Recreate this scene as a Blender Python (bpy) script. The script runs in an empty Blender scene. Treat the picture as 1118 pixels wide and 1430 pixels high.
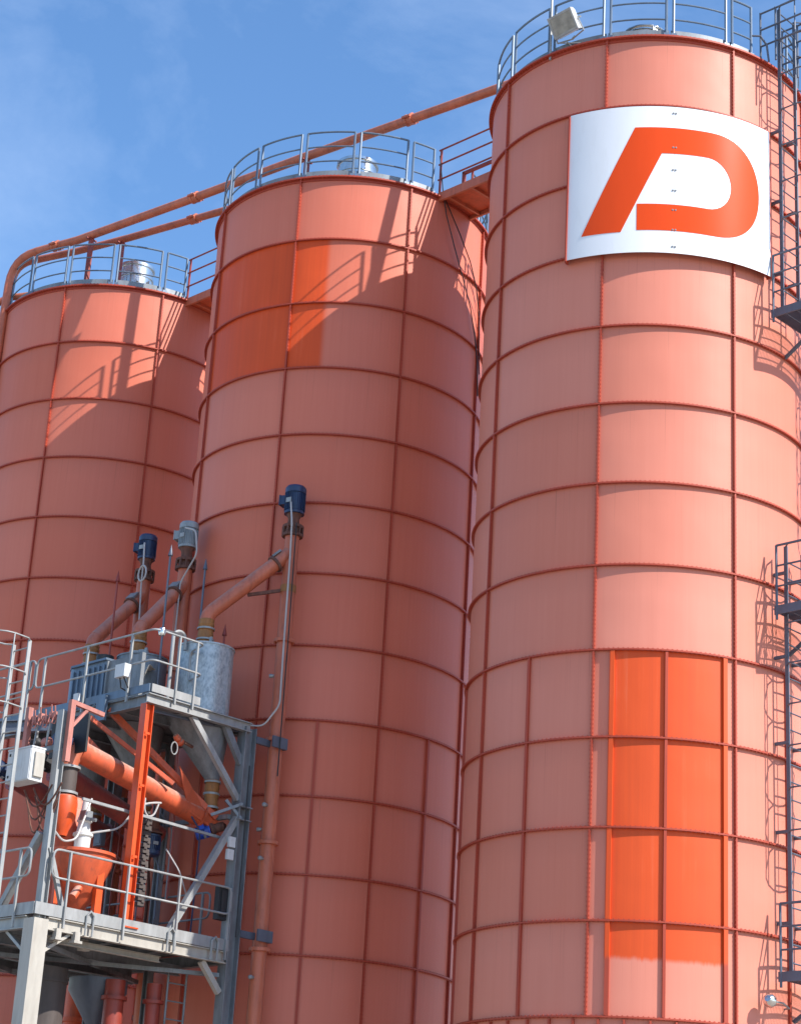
import bpy, math, random
from mathutils import Vector as Vec, Matrix
random.seed(7)
R = math.radians
scene = bpy.context.scene
COL = scene.collection

# ------------------------------------------------------------------ camera
CAM_H = 1.6
PIT, ROLL = R(20.7833), R(3.3961)
r0 = Vec((1, 0, 0)); u0_ = Vec((0, -math.sin(PIT), math.cos(PIT))); fw = Vec((0, math.cos(PIT), math.sin(PIT)))
right = r0*math.cos(ROLL) + u0_*math.sin(ROLL)
upv = -r0*math.sin(ROLL) + u0_*math.cos(ROLL)
cd = bpy.data.cameras.new('camera'); cam = bpy.data.objects.new('camera', cd); COL.objects.link(cam)
m = Matrix(((right.x, upv.x, -fw.x, 0), (right.y, upv.y, -fw.y, 0), (right.z, upv.z, -fw.z, CAM_H), (0, 0, 0, 1)))
cam.matrix_world = m
cd.sensor_fit = 'HORIZONTAL'; cd.sensor_width = 36; cd.lens = 36*2822.94/1118
cd.clip_end = 5000; cd.clip_start = .1
scene.camera = cam

# ------------------------------------------------------------------ light
SUN_AZ, SUN_EL = -32.0, 42.0
w = bpy.data.worlds.new('World'); scene.world = w; w.use_nodes = True
nt = w.node_tree; N = nt.nodes; Lk = nt.links
bg = N['Background']
sky = N.new('ShaderNodeTexSky'); sky.sky_type = 'NISHITA'; sky.sun_disc = False
sky.sun_elevation = R(SUN_EL); sky.sun_rotation = R(90-SUN_AZ)
sky.air_density = 1.0; sky.dust_density = 0.25; sky.ozone_density = 3.5
# thin veil clouds as part of the sky
tc = N.new('ShaderNodeTexCoord'); mp = N.new('ShaderNodeMapping'); mp.inputs['Scale'].default_value = (2.4, 2.4, 4.2)
mp.inputs['Rotation'].default_value = (0, R(20), 0)
nz = N.new('ShaderNodeTexNoise'); nz.inputs['Scale'].default_value = 2.3; nz.inputs['Detail'].default_value = 10; nz.inputs['Roughness'].default_value = .6; nz.inputs['Distortion'].default_value = .35
cr = N.new('ShaderNodeMapRange'); cr.inputs['From Min'].default_value = .46; cr.inputs['From Max'].default_value = .78; cr.inputs['To Max'].default_value = .16
mx = N.new('ShaderNodeMix'); mx.data_type = 'RGBA'
Lk.new(tc.outputs['Generated'], mp.inputs[0]); Lk.new(mp.outputs[0], nz.inputs['Vector']); Lk.new(nz.outputs['Fac'], cr.inputs['Value'])
Lk.new(cr.outputs[0], mx.inputs['Factor']); Lk.new(sky.outputs[0], mx.inputs['A']); mx.inputs['B'].default_value = (5.6, 6.3, 7.4, 1)
hs = N.new('ShaderNodeHueSaturation'); hs.inputs['Saturation'].default_value = 1.12; Lk.new(mx.outputs['Result'], hs.inputs['Color']); Lk.new(hs.outputs[0], bg.inputs['Color']); bg.inputs['Strength'].default_value = .137
sl = bpy.data.lights.new('sun', 'SUN'); sl.energy = 4.0; sl.angle = R(.5); sl.color = (1, .94, .86)
sun = bpy.data.objects.new('sun', sl); COL.objects.link(sun)
sdir = Vec((math.cos(R(SUN_EL))*math.cos(R(SUN_AZ)), math.cos(R(SUN_EL))*math.sin(R(SUN_AZ)), math.sin(R(SUN_EL))))
sun.rotation_euler = sdir.to_track_quat('Z', 'Y').to_euler()
sun.location = sdir*80
scene.view_settings.view_transform = 'Standard'; scene.view_settings.look = 'None'
scene.view_settings.exposure = 0.90; scene.view_settings.gamma = 1.0

# ------------------------------------------------------------------ materials
def new_mat(name):
    mt = bpy.data.materials.new(name); mt.use_nodes = True
    return mt, mt.node_tree.nodes, mt.node_tree.links, mt.node_tree.nodes['Principled BSDF']
def metal_paint(name, col, rough=.5, metal=0., var=.18, scale=4., bump=.0, spec=.5, dirt=None, dirt_amt=.35, zstretch=.25, dust=0.):
    mt, n, l, b = new_mat(name)
    t = n.new('ShaderNodeTexCoord'); mpp = n.new('ShaderNodeMapping'); mpp.inputs['Scale'].default_value = (1, 1, zstretch)
    a = n.new('ShaderNodeTexNoise'); a.inputs['Scale'].default_value = scale; a.inputs['Detail'].default_value = 6; a.inputs['Roughness'].default_value = .62
    l.new(t.outputs['Object'], mpp.inputs[0]); l.new(mpp.outputs[0], a.inputs['Vector'])
    r1 = n.new('ShaderNodeValToRGB'); r1.color_ramp.elements[0].position = .3; r1.color_ramp.elements[1].position = .7
    r1.color_ramp.elements[0].color = (*[c*(1-var) for c in col], 1); r1.color_ramp.elements[1].color = (*[min(1, c*(1+var)) for c in col], 1)
    l.new(a.outputs['Fac'], r1.inputs[0]); out = r1.outputs[0]
    if dirt:
        d = n.new('ShaderNodeTexNoise'); d.inputs['Scale'].default_value = scale*2.7; d.inputs['Detail'].default_value = 8; d.inputs['Roughness'].default_value = .7
        l.new(mpp.outputs[0], d.inputs['Vector'])
        dr = n.new('ShaderNodeMapRange'); dr.inputs['From Min'].default_value = .52; dr.inputs['From Max'].default_value = .72; dr.inputs['To Max'].default_value = dirt_amt
        l.new(d.outputs['Fac'], dr.inputs['Value'])
        mi = n.new('ShaderNodeMix'); mi.data_type = 'RGBA'; l.new(dr.outputs[0], mi.inputs['Factor']); l.new(out, mi.inputs['A']); mi.inputs['B'].default_value = (*dirt, 1)
        out = mi.outputs['Result']
    if dust:   # cement dust settled on whatever faces up
        ge = n.new('ShaderNodeNewGeometry'); sz = n.new('ShaderNodeSeparateXYZ'); l.new(ge.outputs['Normal'], sz.inputs[0])
        dn = n.new('ShaderNodeTexNoise'); dn.inputs['Scale'].default_value = 11; dn.inputs['Detail'].default_value = 6; dn.inputs['Roughness'].default_value = .7
        l.new(t.outputs['Object'], dn.inputs['Vector'])
        ad = n.new('ShaderNodeMath'); ad.operation = 'MULTIPLY_ADD'; l.new(dn.outputs['Fac'], ad.inputs[0]); ad.inputs[1].default_value = 1.1; l.new(sz.outputs['Z'], ad.inputs[2])
        mr = n.new('ShaderNodeMapRange'); mr.inputs['From Min'].default_value = .75; mr.inputs['From Max'].default_value = 1.35; mr.inputs['To Max'].default_value = dust
        l.new(ad.outputs[0], mr.inputs['Value'])
        mi = n.new('ShaderNodeMix'); mi.data_type = 'RGBA'; l.new(mr.outputs[0], mi.inputs['Factor']); l.new(out, mi.inputs['A']); mi.inputs['B'].default_value = (.40, .34, .29, 1)
        out = mi.outputs['Result']
    l.new(out, b.inputs['Base Color'])
    b.inputs['Roughness'].default_value = rough; b.inputs['Metallic'].default_value = metal; b.inputs['Specular IOR Level'].default_value = spec
    if bump:
        bp = n.new('ShaderNodeBump'); bp.inputs['Strength'].default_value = bump; bp.inputs['Distance'].default_value = .02
        l.new(a.outputs['Fac'], bp.inputs['Height']); l.new(bp.outputs[0], b.inputs['Normal'])
    return mt

FADED = (.62, .178, .112)
FADED2 = (.57, .142, .084)
ORANGE = (.64, .078, .012)
def shell_paint(name, patches=(), base=FADED, base2=FADED2, flange=False):
    """faded salmon paint, with repainted areas given as (a0, a1, z0, z1, soft_a, soft_z) in degrees / metres"""
    mt, n, l, b = new_mat(name)
    t = n.new('ShaderNodeTexCoord'); sx = n.new('ShaderNodeSeparateXYZ'); l.new(t.outputs['Object'], sx.inputs[0])
    def math_(op, a, bb=None, c=None):
        q = n.new('ShaderNodeMath'); q.operation = op
        for i, x in enumerate((a, bb, c)):
            if x is None: continue
            if isinstance(x, (int, float)): q.inputs[i].default_value = x
            else: l.new(x, q.inputs[i])
        return q.outputs[0]
    ang = math_('MULTIPLY', math_('ARCTAN2', sx.outputs['Y'], sx.outputs['X']), 180/math.pi)
    # broad mottling
    big = n.new('ShaderNodeTexNoise'); big.inputs['Scale'].default_value = .55; big.inputs['Detail'].default_value = 4
    l.new(t.outputs['Object'], big.inputs['Vector'])
    # rain streaks: fine round the drum, long down it
    cb = n.new('ShaderNodeCombineXYZ'); l.new(math_('MULTIPLY', ang, .55), cb.inputs[0]); l.new(math_('MULTIPLY', sx.outputs['Z'], .22), cb.inputs[2])
    stn = n.new('ShaderNodeTexNoise'); stn.inputs['Scale'].default_value = 1.0; stn.inputs['Detail'].default_value = 7; stn.inputs['Roughness'].default_value = .68
    l.new(cb.outputs[0], stn.inputs['Vector'])
    f1 = math_('MULTIPLY_ADD', stn.outputs['Fac'], .55, math_('MULTIPLY', big.outputs['Fac'], .45))
    rp = n.new('ShaderNodeValToRGB'); e = rp.color_ramp.elements
    e[0].position = .22; e[0].color = (*base2, 1); e[1].position = .74; e[1].color = (*base, 1)
    l.new(f1, rp.inputs[0]); out = rp.outputs[0]
    # every plate has weathered a little differently
    if not flange:
        pa = math_('FLOOR', math_('DIVIDE', math_('ADD', ang, 471.2), 45)); pz = math_('FLOOR', math_('DIVIDE', math_('SUBTRACT', 22.333, sx.outputs['Z']), 1.41256))
        c2 = n.new('ShaderNodeCombineXYZ'); l.new(pa, c2.inputs[0]); l.new(pz, c2.inputs[1]); wn = n.new('ShaderNodeTexWhiteNoise'); wn.noise_dimensions = '3D'; l.new(c2.outputs[0], wn.inputs['Vector'])
        hv = n.new('ShaderNodeHueSaturation'); l.new(out, hv.inputs['Color'])
        l.new(math_('MULTIPLY_ADD', wn.outputs['Value'], .09, .955), hv.inputs['Value']); l.new(math_('MULTIPLY_ADD', wn.outputs['Value'], -.06, 1.03), hv.inputs['Saturation'])
        out = hv.outputs[0]
    # small dark scuffs and specks
    sp = n.new('ShaderNodeTexNoise'); sp.inputs['Scale'].default_value = 2.6; sp.inputs['Detail'].default_value = 9; sp.inputs['Roughness'].default_value = .75
    l.new(t.outputs['Object'], sp.inputs['Vector'])
    spr = n.new('ShaderNodeMapRange'); spr.inputs['From Min'].default_value = .66; spr.inputs['From Max'].default_value = .80; spr.inputs['To Max'].default_value = .45
    l.new(sp.outputs['Fac'], spr.inputs['Value'])
    mi = n.new('ShaderNodeMix'); mi.data_type = 'RGBA'; l.new(spr.outputs[0], mi.inputs['Factor']); l.new(out, mi.inputs['A']); mi.inputs['B'].default_value = (.22, .08, .06, 1); out = mi.outputs['Result']
    # grime that has run down from each ring joint
    if not flange:
        ph = math_('FRACT', math_('DIVIDE', math_('SUBTRACT', 22.333, sx.outputs['Z']), 1.41256))
        g0 = n.new('ShaderNodeMapRange'); g0.inputs['From Min'].default_value = 0; g0.inputs['From Max'].default_value = .34; g0.inputs['To Min'].default_value = .42; g0.inputs['To Max'].default_value = 0
        l.new(ph, g0.inputs['Value'])
        g1 = math_('MULTIPLY', g0.outputs[0], math_('MULTIPLY', stn.outputs['Fac'], 1.15))
        mi = n.new('ShaderNodeMix'); mi.data_type = 'RGBA'; l.new(g1, mi.inputs['Factor']); l.new(out, mi.inputs['A']); mi.inputs['B'].default_value = (.36, .12, .08, 1); out = mi.outputs['Result']
    if not flange:   # narrow rust and water runs that start at the bolted rings
        c3 = n.new('ShaderNodeCombineXYZ'); l.new(math_('MULTIPLY', ang, 2.4), c3.inputs[0]); l.new(math_('FLOOR', math_('DIVIDE', math_('SUBTRACT', 22.333, sx.outputs['Z']), 1.41256)), c3.inputs[1]); l.new(math_('MULTIPLY', sx.outputs['Z'], .25), c3.inputs[2])
        rn = n.new('ShaderNodeTexNoise'); rn.inputs['Scale'].default_value = 1.0; rn.inputs['Detail'].default_value = 2; l.new(c3.outputs[0], rn.inputs['Vector'])
        r2 = n.new('ShaderNodeMapRange'); r2.inputs['From Min'].default_value = .60; r2.inputs['From Max'].default_value = .76; r2.inputs['To Max'].default_value = .5; l.new(rn.outputs['Fac'], r2.inputs['Value'])
        r3 = n.new('ShaderNodeMapRange'); r3.inputs['From Min'].default_value = 0; r3.inputs['From Max'].default_value = .75; r3.inputs['To Min'].default_value = 1; r3.inputs['To Max'].default_value = 0; l.new(ph, r3.inputs['Value'])
        mi = n.new('ShaderNodeMix'); mi.data_type = 'RGBA'; l.new(math_('MULTIPLY', r2.outputs[0], r3.outputs[0]), mi.inputs['Factor']); l.new(out, mi.inputs['A']); mi.inputs['B'].default_value = (.30, .10, .06, 1); out = mi.outputs['Result']
    for (a0, a1, z0, z1, sa0, sa1, sz0) in patches:
        wob = math_('MULTIPLY', math_('SUBTRACT', stn.outputs['Fac'], .5), .5)
        def ss(v, lo, hi):
            q = n.new('ShaderNodeMapRange'); q.interpolation_type = 'SMOOTHSTEP'; q.inputs['From Min'].default_value = lo; q.inputs['From Max'].default_value = hi
            l.new(v, q.inputs['Value']); return q.outputs[0]
        k = math_('MULTIPLY', ss(ang, a0-sa0, a0+sa0), math_('SUBTRACT', 1, ss(ang, a1-sa1, a1+sa1)))
        zz = math_('ADD', sx.outputs['Z'], math_('MULTIPLY', wob, .35))
        k2 = math_('MULTIPLY', ss(zz if sz0 > .02 else sx.outputs['Z'], z0-sz0, z0+sz0), math_('SUBTRACT', 1, ss(sx.outputs['Z'], z1-.01, z1+.01)))
        k = math_('MULTIPLY', k, k2)
        orr = n.new('ShaderNodeValToRGB'); oe = orr.color_ramp.elements
        oe[0].position = .36; oe[0].color = (ORANGE[0]*.86, ORANGE[1]*.85, ORANGE[2], 1); oe[1].position = .56; oe[1].color = (*ORANGE, 1)
        e3 = oe.new(.72); e3.color = (.66, .125, .05, 1)
        l.new(math_('MULTIPLY_ADD', big.outputs['Fac'], .5, math_('MULTIPLY', stn.outputs['Fac'], .5)), orr.inputs[0])
        mi = n.new('ShaderNodeMix'); mi.data_type = 'RGBA'; l.new(k, mi.inputs['Factor']); l.new(out, mi.inputs['A']); l.new(orr.outputs[0], mi.inputs['B']); out = mi.outputs['Result']
    l.new(out, b.inputs['Base Color'])
    b.inputs['Roughness'].default_value = .52; b.inputs['Specular IOR Level'].default_value = .3
    if not flange:   # plates that are not quite true
        dn = n.new('ShaderNodeTexNoise'); dn.inputs['Scale'].default_value = .9; dn.inputs['Detail'].default_value = 1.5
        l.new(t.outputs['Object'], dn.inputs['Vector'])
        bp = n.new('ShaderNodeBump'); bp.inputs['Strength'].default_value = .5; bp.inputs['Distance'].default_value = .05
        l.new(dn.outputs['Fac'], bp.inputs['Height']); l.new(bp.outputs[0], b.inputs['Normal'])
    return mt

PATCH_M = [(-156.0, -97.4, 18.11, 20.92, .2, 1.5, .01)]
PATCH_R = [(-106.2, -69.0, 6.24, 11.03, .25, .25, .05)]
M = {}
M['shell'] = shell_paint('faded_salmon_paint')
M['shell_mid'] = shell_paint('faded_salmon_paint_repainted_high', PATCH_M)
M['shell_right'] = shell_paint('faded_salmon_paint_repainted_low', PATCH_R, base=(.63, .218, .15), base2=(.58, .18, .118))
FL = dict(base=(.46, .082, .045), base2=(.27, .034, .018), flange=True)
M['flange'] = shell_paint('joint_paint', **FL)
M['flange_orange'] = shell_paint('stiffener_paint_orange', [(-107, -68, 6.24, 11.03, .2, .2, .05)], **FL)  # joint paint with orange repaint over the height of the repainted bay
M['orange'] = metal_paint('orange_paint', (.50, .085, .03), .55, var=.25, dirt=(.16, .05, .035), dirt_amt=.6, dust=.7)
M['orange_fresh'] = metal_paint('fresh_orange_paint', (.60, .075, .014), .42, var=.15, dirt=(.25, .05, .03), dirt_amt=.5, dust=.35)
M['salmon'] = metal_paint('salmon_pipe_paint', (.46, .125, .065), .5, var=.2, dirt=(.18, .055, .035), dirt_amt=.6, dust=.35)
M['redpaint'] = metal_paint('old_red_paint', (.24, .035, .022), .5, var=.3, dirt=(.1, .03, .03), dirt_amt=.5, dust=.3)
M['pink'] = metal_paint('weathered_primer', (.42, .16, .13), .6, var=.25, dirt=(.12, .06, .05), dirt_amt=.5)
M['galv'] = metal_paint('galvanised_steel', (.30, .31, .31), .52, metal=.3, var=.2, scale=7, dirt=(.26, .26, .27), dirt_amt=.45)
M['galv_dark'] = metal_paint('dull_galvanised_steel', (.19, .205, .22), .55, metal=.25, var=.28, scale=6, dirt=(.10, .10, .10), dirt_amt=.6, dust=.4)
M['galv_blue'] = metal_paint('blue_grey_galvanised', (.12, .165, .225), .45, metal=.3, var=.2, scale=6)
M['cream'] = metal_paint('off_white_painted_steel', (.37, .35, .31), .55, var=.16, scale=5, dirt=(.3, .25, .2), dirt_amt=.4)
M['galv_roof'] = metal_paint('roof_edge_galvanised', (.20, .225, .245), .55, metal=.25, var=.3, scale=3, dirt=(.15, .16, .17), dirt_amt=.5)
M['spangle'] = None
M['steel_dark'] = metal_paint('dark_painted_steel', (.10, .115, .15), .5, metal=.2, var=.2)
M['white'] = metal_paint('white_enamel', (.56, .57, .57), .45, var=.08, dirt=(.3, .28, .25), dirt_amt=.45, dust=.3)
M['sign_white'] = metal_paint('white_sign_sheet', (.74, .76, .79), .3, var=.025, scale=2.5, spec=.4, dirt=(.55, .54, .52), dirt_amt=.18)
M['sign_orange'] = metal_paint('orange_sign_film', (.68, .066, .008), .22, var=.05, scale=1.5, spec=.2)
M['stainless'] = metal_paint('stainless_sheet', (.62, .62, .60), .22, metal=.95, var=.12, scale=6, bump=.15)
M['blue'] = metal_paint('blue_motor_paint', (.016, .032, .085), .4, var=.35, dirt=(.1, .09, .09), dirt_amt=.4)
M['bluebright'] = metal_paint('bright_blue_motor_paint', (.02, .07, .38), .35, var=.2)
M['motor_grey'] = metal_paint('grey_motor_paint', (.24, .27, .29), .45, var=.3, dirt=(.1, .1, .1), dirt_amt=.5)
M['rust'] = metal_paint('rusty_iron', (.12, .05, .035), .8, var=.4, scale=18)
M['ochre'] = metal_paint('brown_rubber_sleeve', (.28, .12, .035), .65, var=.3, scale=14)
M['black'] = metal_paint('black_rubber', (.018, .018, .02), .6, var=.3)
M['cable'] = metal_paint('grey_cable_sheath', (.42, .40, .39), .5, var=.1)
M['dust'] = metal_paint('cement_dust', (.52, .47, .40), .95, var=.25, scale=12, bump=.6)
M['dark_brown'] = metal_paint('dirty_dark_steel', (.07, .055, .05), .7, var=.3)
M['ground'] = metal_paint('yard_concrete', (.33, .275, .22), .9, var=.25, scale=.35, bump=.2, dirt=(.2, .16, .13), dirt_amt=.5, zstretch=1)

def spangle_mat():
    mt, n, l, b = new_mat('spangled_zinc_sheet')
    t = n.new('ShaderNodeTexCoord'); mpp = n.new('ShaderNodeMapping'); mpp.inputs['Scale'].default_value = (1, 1, .55)
    a = n.new('ShaderNodeTexVoronoi'); a.inputs['Scale'].default_value = 30
    c = n.new('ShaderNodeTexNoise'); c.inputs['Scale'].default_value = 16; c.inputs['Detail'].default_value = 9; c.inputs['Distortion'].default_value = 1.0
    l.new(t.outputs['Object'], mpp.inputs[0]); l.new(mpp.outputs[0], a.inputs['Vector']); l.new(mpp.outputs[0], c.inputs['Vector'])
    ad = n.new('ShaderNodeMath'); ad.operation = 'MULTIPLY_ADD'; l.new(a.outputs['Distance'], ad.inputs[0]); ad.inputs[1].default_value = .3; l.new(c.outputs['Fac'], ad.inputs[2])
    r1 = n.new('ShaderNodeValToRGB'); r1.color_ramp.elements[0].position = .4; r1.color_ramp.elements[1].position = .78
    r1.color_ramp.elements[0].color = (.22, .26, .28, 1); r1.color_ramp.elements[1].color = (.42, .46, .48, 1)
    l.new(ad.outputs[0], r1.inputs[0]); l.new(r1.outputs[0], b.inputs['Base Color'])
    b.inputs['Metallic'].default_value = .4; b.inputs['Roughness'].default_value = .45
    return mt
M['spangle'] = spangle_mat()
def mottled_glass():  # mottled grey lens glass without emission
    mt, n, l, b = new_mat('floodlight_glass'); b.inputs['Base Color'].default_value = (.22, .22, .20, 1); b.inputs['Roughness'].default_value = .12
    t = n.new('ShaderNodeTexCoord'); a = n.new('ShaderNodeTexNoise'); a.inputs['Scale'].default_value = 9
    r1 = n.new('ShaderNodeValToRGB'); r1.color_ramp.elements[0].color = (.12, .12, .11, 1); r1.color_ramp.elements[1].color = (.42, .41, .36, 1)
    l.new(t.outputs['Object'], a.inputs['Vector']); l.new(a.outputs['Fac'], r1.inputs[0]); l.new(r1.outputs[0], b.inputs['Base Color'])
    return mt
M['glass'] = mottled_glass()

# ------------------------------------------------------------------ frames and mesh builder
S2 = math.sqrt(.5)
U = Vec((S2, -S2, 0)); V = Vec((S2, S2, 0)); Z = Vec((0, 0, 1))
def P(u, v, z): return U*u + V*v + Z*z        # u runs along the row of silos (towards the right and nearer), v away from the viewer

class MB:
    def __init__(s): s.v = []; s.f = []
    def poly(s, pts, faces):
        k = len(s.v); s.v += [Vec(p) for p in pts]; s.f += [[k+i for i in f] for f in faces]
    def box(s, c, a, b, d):
        c = Vec(c); pts = [c + a*x + b*y + d*z for x in (-1, 1) for y in (-1, 1) for z in (-1, 1)]
        fs = [(0, 1, 3, 2), (4, 6, 7, 5), (0, 4, 5, 1), (2, 3, 7, 6), (0, 2, 6, 4), (1, 5, 7, 3)]
        if a.cross(b).dot(d) < 0: fs = [tuple(reversed(f)) for f in fs]
        s.poly(pts, fs); return s
    def bx(s, u0, u1, v0, v1, z0, z1):
        return s.box(P((u0+u1)/2, (v0+v1)/2, (z0+z1)/2), U*((u1-u0)/2), V*((v1-v0)/2), Z*((z1-z0)/2))
    def axes(s, p, q, up=None):
        d = (q-p).normalized(); up = Vec(up) if up is not None else (Z if abs(d.z) < .95 else U)
        x = d.cross(up).normalized(); y = x.cross(d).normalized(); return d, x, y
    def beam(s, p, q, w, h, up=None):
        p, q = Vec(p), Vec(q); d, x, y = s.axes(p, q, up)
        return s.box((p+q)/2, x*(w/2), y*(h/2), d*((q-p).length/2))
    def ibeam(s, p, q, w, h, t=.014, up=None):
        p, q = Vec(p), Vec(q); d, x, y = s.axes(p, q, up); L = (q-p).length/2; c = (p+q)/2
        s.box(c + y*(h/2-t/2), x*(w/2), y*(t/2), d*L); s.box(c - y*(h/2-t/2), x*(w/2), y*(t/2), d*L)
        s.box(c, x*(t/2), y*(h/2-t), d*L); return s
    def angle(s, p, q, w, t=.01, up=None):
        p, q = Vec(p), Vec(q); d, x, y = s.axes(p, q, up); L = (q-p).length/2; c = (p+q)/2
        s.box(c, x*(w/2), y*(t/2), d*L); s.box(c + x*(w/2-t/2) + y*(w/2), x*(t/2), y*(w/2-t/2), d*L); return s
    def tube(s, pts, r, n=8, closed=False, cap=True):
        pts = [Vec(p) for p in pts]; m_ = len(pts); rr = r if isinstance(r, (list, tuple)) else [r]*m_
        tans = []
        for i in range(m_):
            a = pts[(i-1) % m_] if (closed or i > 0) else pts[i]; b = pts[(i+1) % m_] if (closed or i < m_-1) else pts[i]
            tans.append((b-a).normalized())
        ref = Z if abs(tans[0].z) < .9 else U
        x = tans[0].cross(ref).normalized(); k = len(s.v)
        for i in range(m_):
            t = tans[i]; x = (x - t*x.dot(t)).normalized(); y = t.cross(x)
            sc = 1.0
            if 0 < i < m_-1 or closed:
                e = (pts[i]-pts[i-1]).normalized(); c = max(.5, e.dot(t)); sc = 1/c if c < .999 else 1
            for j in range(n):
                a = 2*math.pi*j/n; s.v.append(pts[i] + (x*math.cos(a) + y*math.sin(a))*rr[i]*min(sc, 1.25))
        for i in range(m_ if closed else m_-1):
            for j in range(n):
                a = k+i*n+j; b = k+i*n+(j+1) % n; c = k+((i+1) % m_)*n+(j+1) % n; d = k+((i+1) % m_)*n+j
                s.f.append([a, b, c, d])
        if cap and not closed:
            s.f.append([k+j for j in range(n)][::-1]); s.f.append([k+(m_-1)*n+j for j in range(n)])
        return s
    def lathe(s, prof, c=(0, 0, 0), n=48, a0=0, a1=360, axis=None, closed=False):
        """prof: (r, h) pairs; axis default Z"""
        c = Vec(c); ax = Vec(axis).normalized() if axis is not None else Z
        ref = U if abs(ax.z) > .9 else Z
        if axis is None: x, y = Vec((1, 0, 0)), Vec((0, 1, 0))
        else: x = ax.cross(ref).normalized(); y = ax.cross(x)
        full = abs(a1-a0-360) < 1e-6; cols = n if full else n+1; k = len(s.v); m_ = len(prof)
        for i in range(cols):
            a = R(a0+(a1-a0)*i/n); d = x*math.cos(a) + y*math.sin(a)
            for (r, h) in prof: s.v.append(c + d*r + ax*h)
        for i in range(n):
            i2 = (i+1) % cols
            for j in range(m_ if closed else m_-1):
                j2 = (j+1) % m_
                s.f.append([k+i*m_+j, k+i2*m_+j, k+i2*m_+j2, k+i*m_+j2])
        if not full and closed:
            s.f.append([k+j for j in range(m_)]); s.f.append([k+n*m_+j for j in range(m_)][::-1])
        return s
    def mesh(s, name, origin=Vec((0, 0, 0)), smooth=35):
        me = bpy.data.meshes.new(name); me.from_pydata([tuple(v-origin) for v in s.v], [], s.f); me.update()
        import bmesh
        b = bmesh.new(); b.from_mesh(me); bmesh.ops.recalc_face_normals(b, faces=b.faces); b.to_mesh(me); b.free()
        if smooth:
            me.shade_smooth(); me.set_sharp_from_angle(angle=R(smooth))
        return me

def rootloc(o): return o.matrix_basis.translation.copy() if o.parent is None else o.matrix_basis.translation + rootloc(o.parent)
def build(mb, name, mat, parent=None, smooth=35, origin=None):
    """origin: world position of the object's origin (default: its parent's)"""
    base = rootloc(parent) if parent else Vec((0, 0, 0))
    org = Vec(origin) if origin is not None else base
    me = mb.mesh(name, org, smooth); me.materials.append(M[mat] if isinstance(mat, str) else mat)
    o = bpy.data.objects.new(name, me); COL.objects.link(o); o.location = org - base
    if parent: o.parent = parent
    return o
def inst(me, name, parent, loc=(0, 0, 0), rz=0):
    o = bpy.data.objects.new(name, me); COL.objects.link(o); o.location = loc; o.rotation_euler = (0, 0, rz)
    if parent: o.parent = parent
    return o
def tag(o, label, cat, group=None):
    o['label'] = label; o['category'] = cat
    if group: o['group'] = group
    return o
def thing(name, loc, label, cat, group=None):
    o = bpy.data.objects.new(name, None); COL.objects.link(o); o.location = loc; o.empty_display_size = .3
    return tag(o, label, cat, group)
def solo(mb, name, mat, origin, label, cat, group=None, smooth=35):
    return tag(build(mb, name, mat, None, smooth, origin), label, cat, group)
def arc(c, r, a0, a1, z, n=8):
    return [Vec((c[0]+r*math.cos(R(a0+(a1-a0)*i/n)), c[1]+r*math.sin(R(a0+(a1-a0)*i/n)), z)) for i in range(n+1)]

# ------------------------------------------------------------------ ground
g = MB(); g.poly([(-900, -700, 0), (900, -700, 0), (900, 1500, 0), (-900, 1500, 0)], [(0, 1, 2, 3)])
go = build(g, 'ground', 'ground', smooth=0); go['kind'] = 'structure'

# ------------------------------------------------------------------ silos
SR = 2.9; H = 22.333; CS = 1.41256; SEAM = -111.2
AX = {'L': (-6.900, 44.375), 'M': (-1.345, 38.695), 'R': (4.220, 33.187)}
DZ = {'L': .10, 'M': 0.0, 'R': 0.0}
def ring_mesh(name, depth=.056, thick=.025, bolts=True, step=1.5):
    b = MB(); b.lathe([(SR-.01, -thick/2), (SR+depth, -thick/2), (SR+depth, thick/2), (SR-.01, thick/2)], n=144, closed=True)
    if bolts:
        a = 0
        while a < 360:
            d = Vec((math.cos(R(a)), math.sin(R(a)), 0)); t = Vec((-d.y, d.x, 0))
            b.box(d*(SR+.036), d*.010, t*.011, Z*(thick/2+.014)); a += step
    return b
MESH = {}
MESH['ring'] = ring_mesh('ring').mesh('ring_flange'); MESH['ring'].materials.append(M['flange'])
MESH['rim'] = MB()
rm = MB(); rm.lathe([(SR-.01, -.075), (SR+.02, -.075), (SR+.02, -.02), (SR+.085, -.02), (SR+.085, .012), (SR-.01, .012)], n=144, closed=True)
a = 0
while a < 360:
    d = Vec((math.cos(R(a)), math.sin(R(a)), 0)); t = Vec((-d.y, d.x, 0)); rm.box(d*(SR+.05), d*.010, t*.011, Z*.035); a += 1.5
MESH['rim'] = rm.mesh('top_rim'); MESH['rim'].materials.append(M['flange'])
# vertical joint: two bolted flanges along +X, copied round by rotation
ZB = 5.38
sb = MB(); X_, Y_ = Vec((1, 0, 0)), Vec((0, 1, 0))
for k in range(12):
    z1 = H-.03-k*CS; z0 = H-(k+1)*CS+.02
    c = (z0+z1)/2; h = (z1-z0)/2
    sb.box((SR+.026, 0, c), X_*.028, Y_*.013, Z*h)
    z = z0+.05
    while z < z1-.03:
        sb.box((SR+.036, 0, z), X_*.009, Y_*.025, Z*.010); z += .071
MESH['seam'] = sb.mesh('seam_flange'); MESH['seam'].materials.append(M['flange'])
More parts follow.
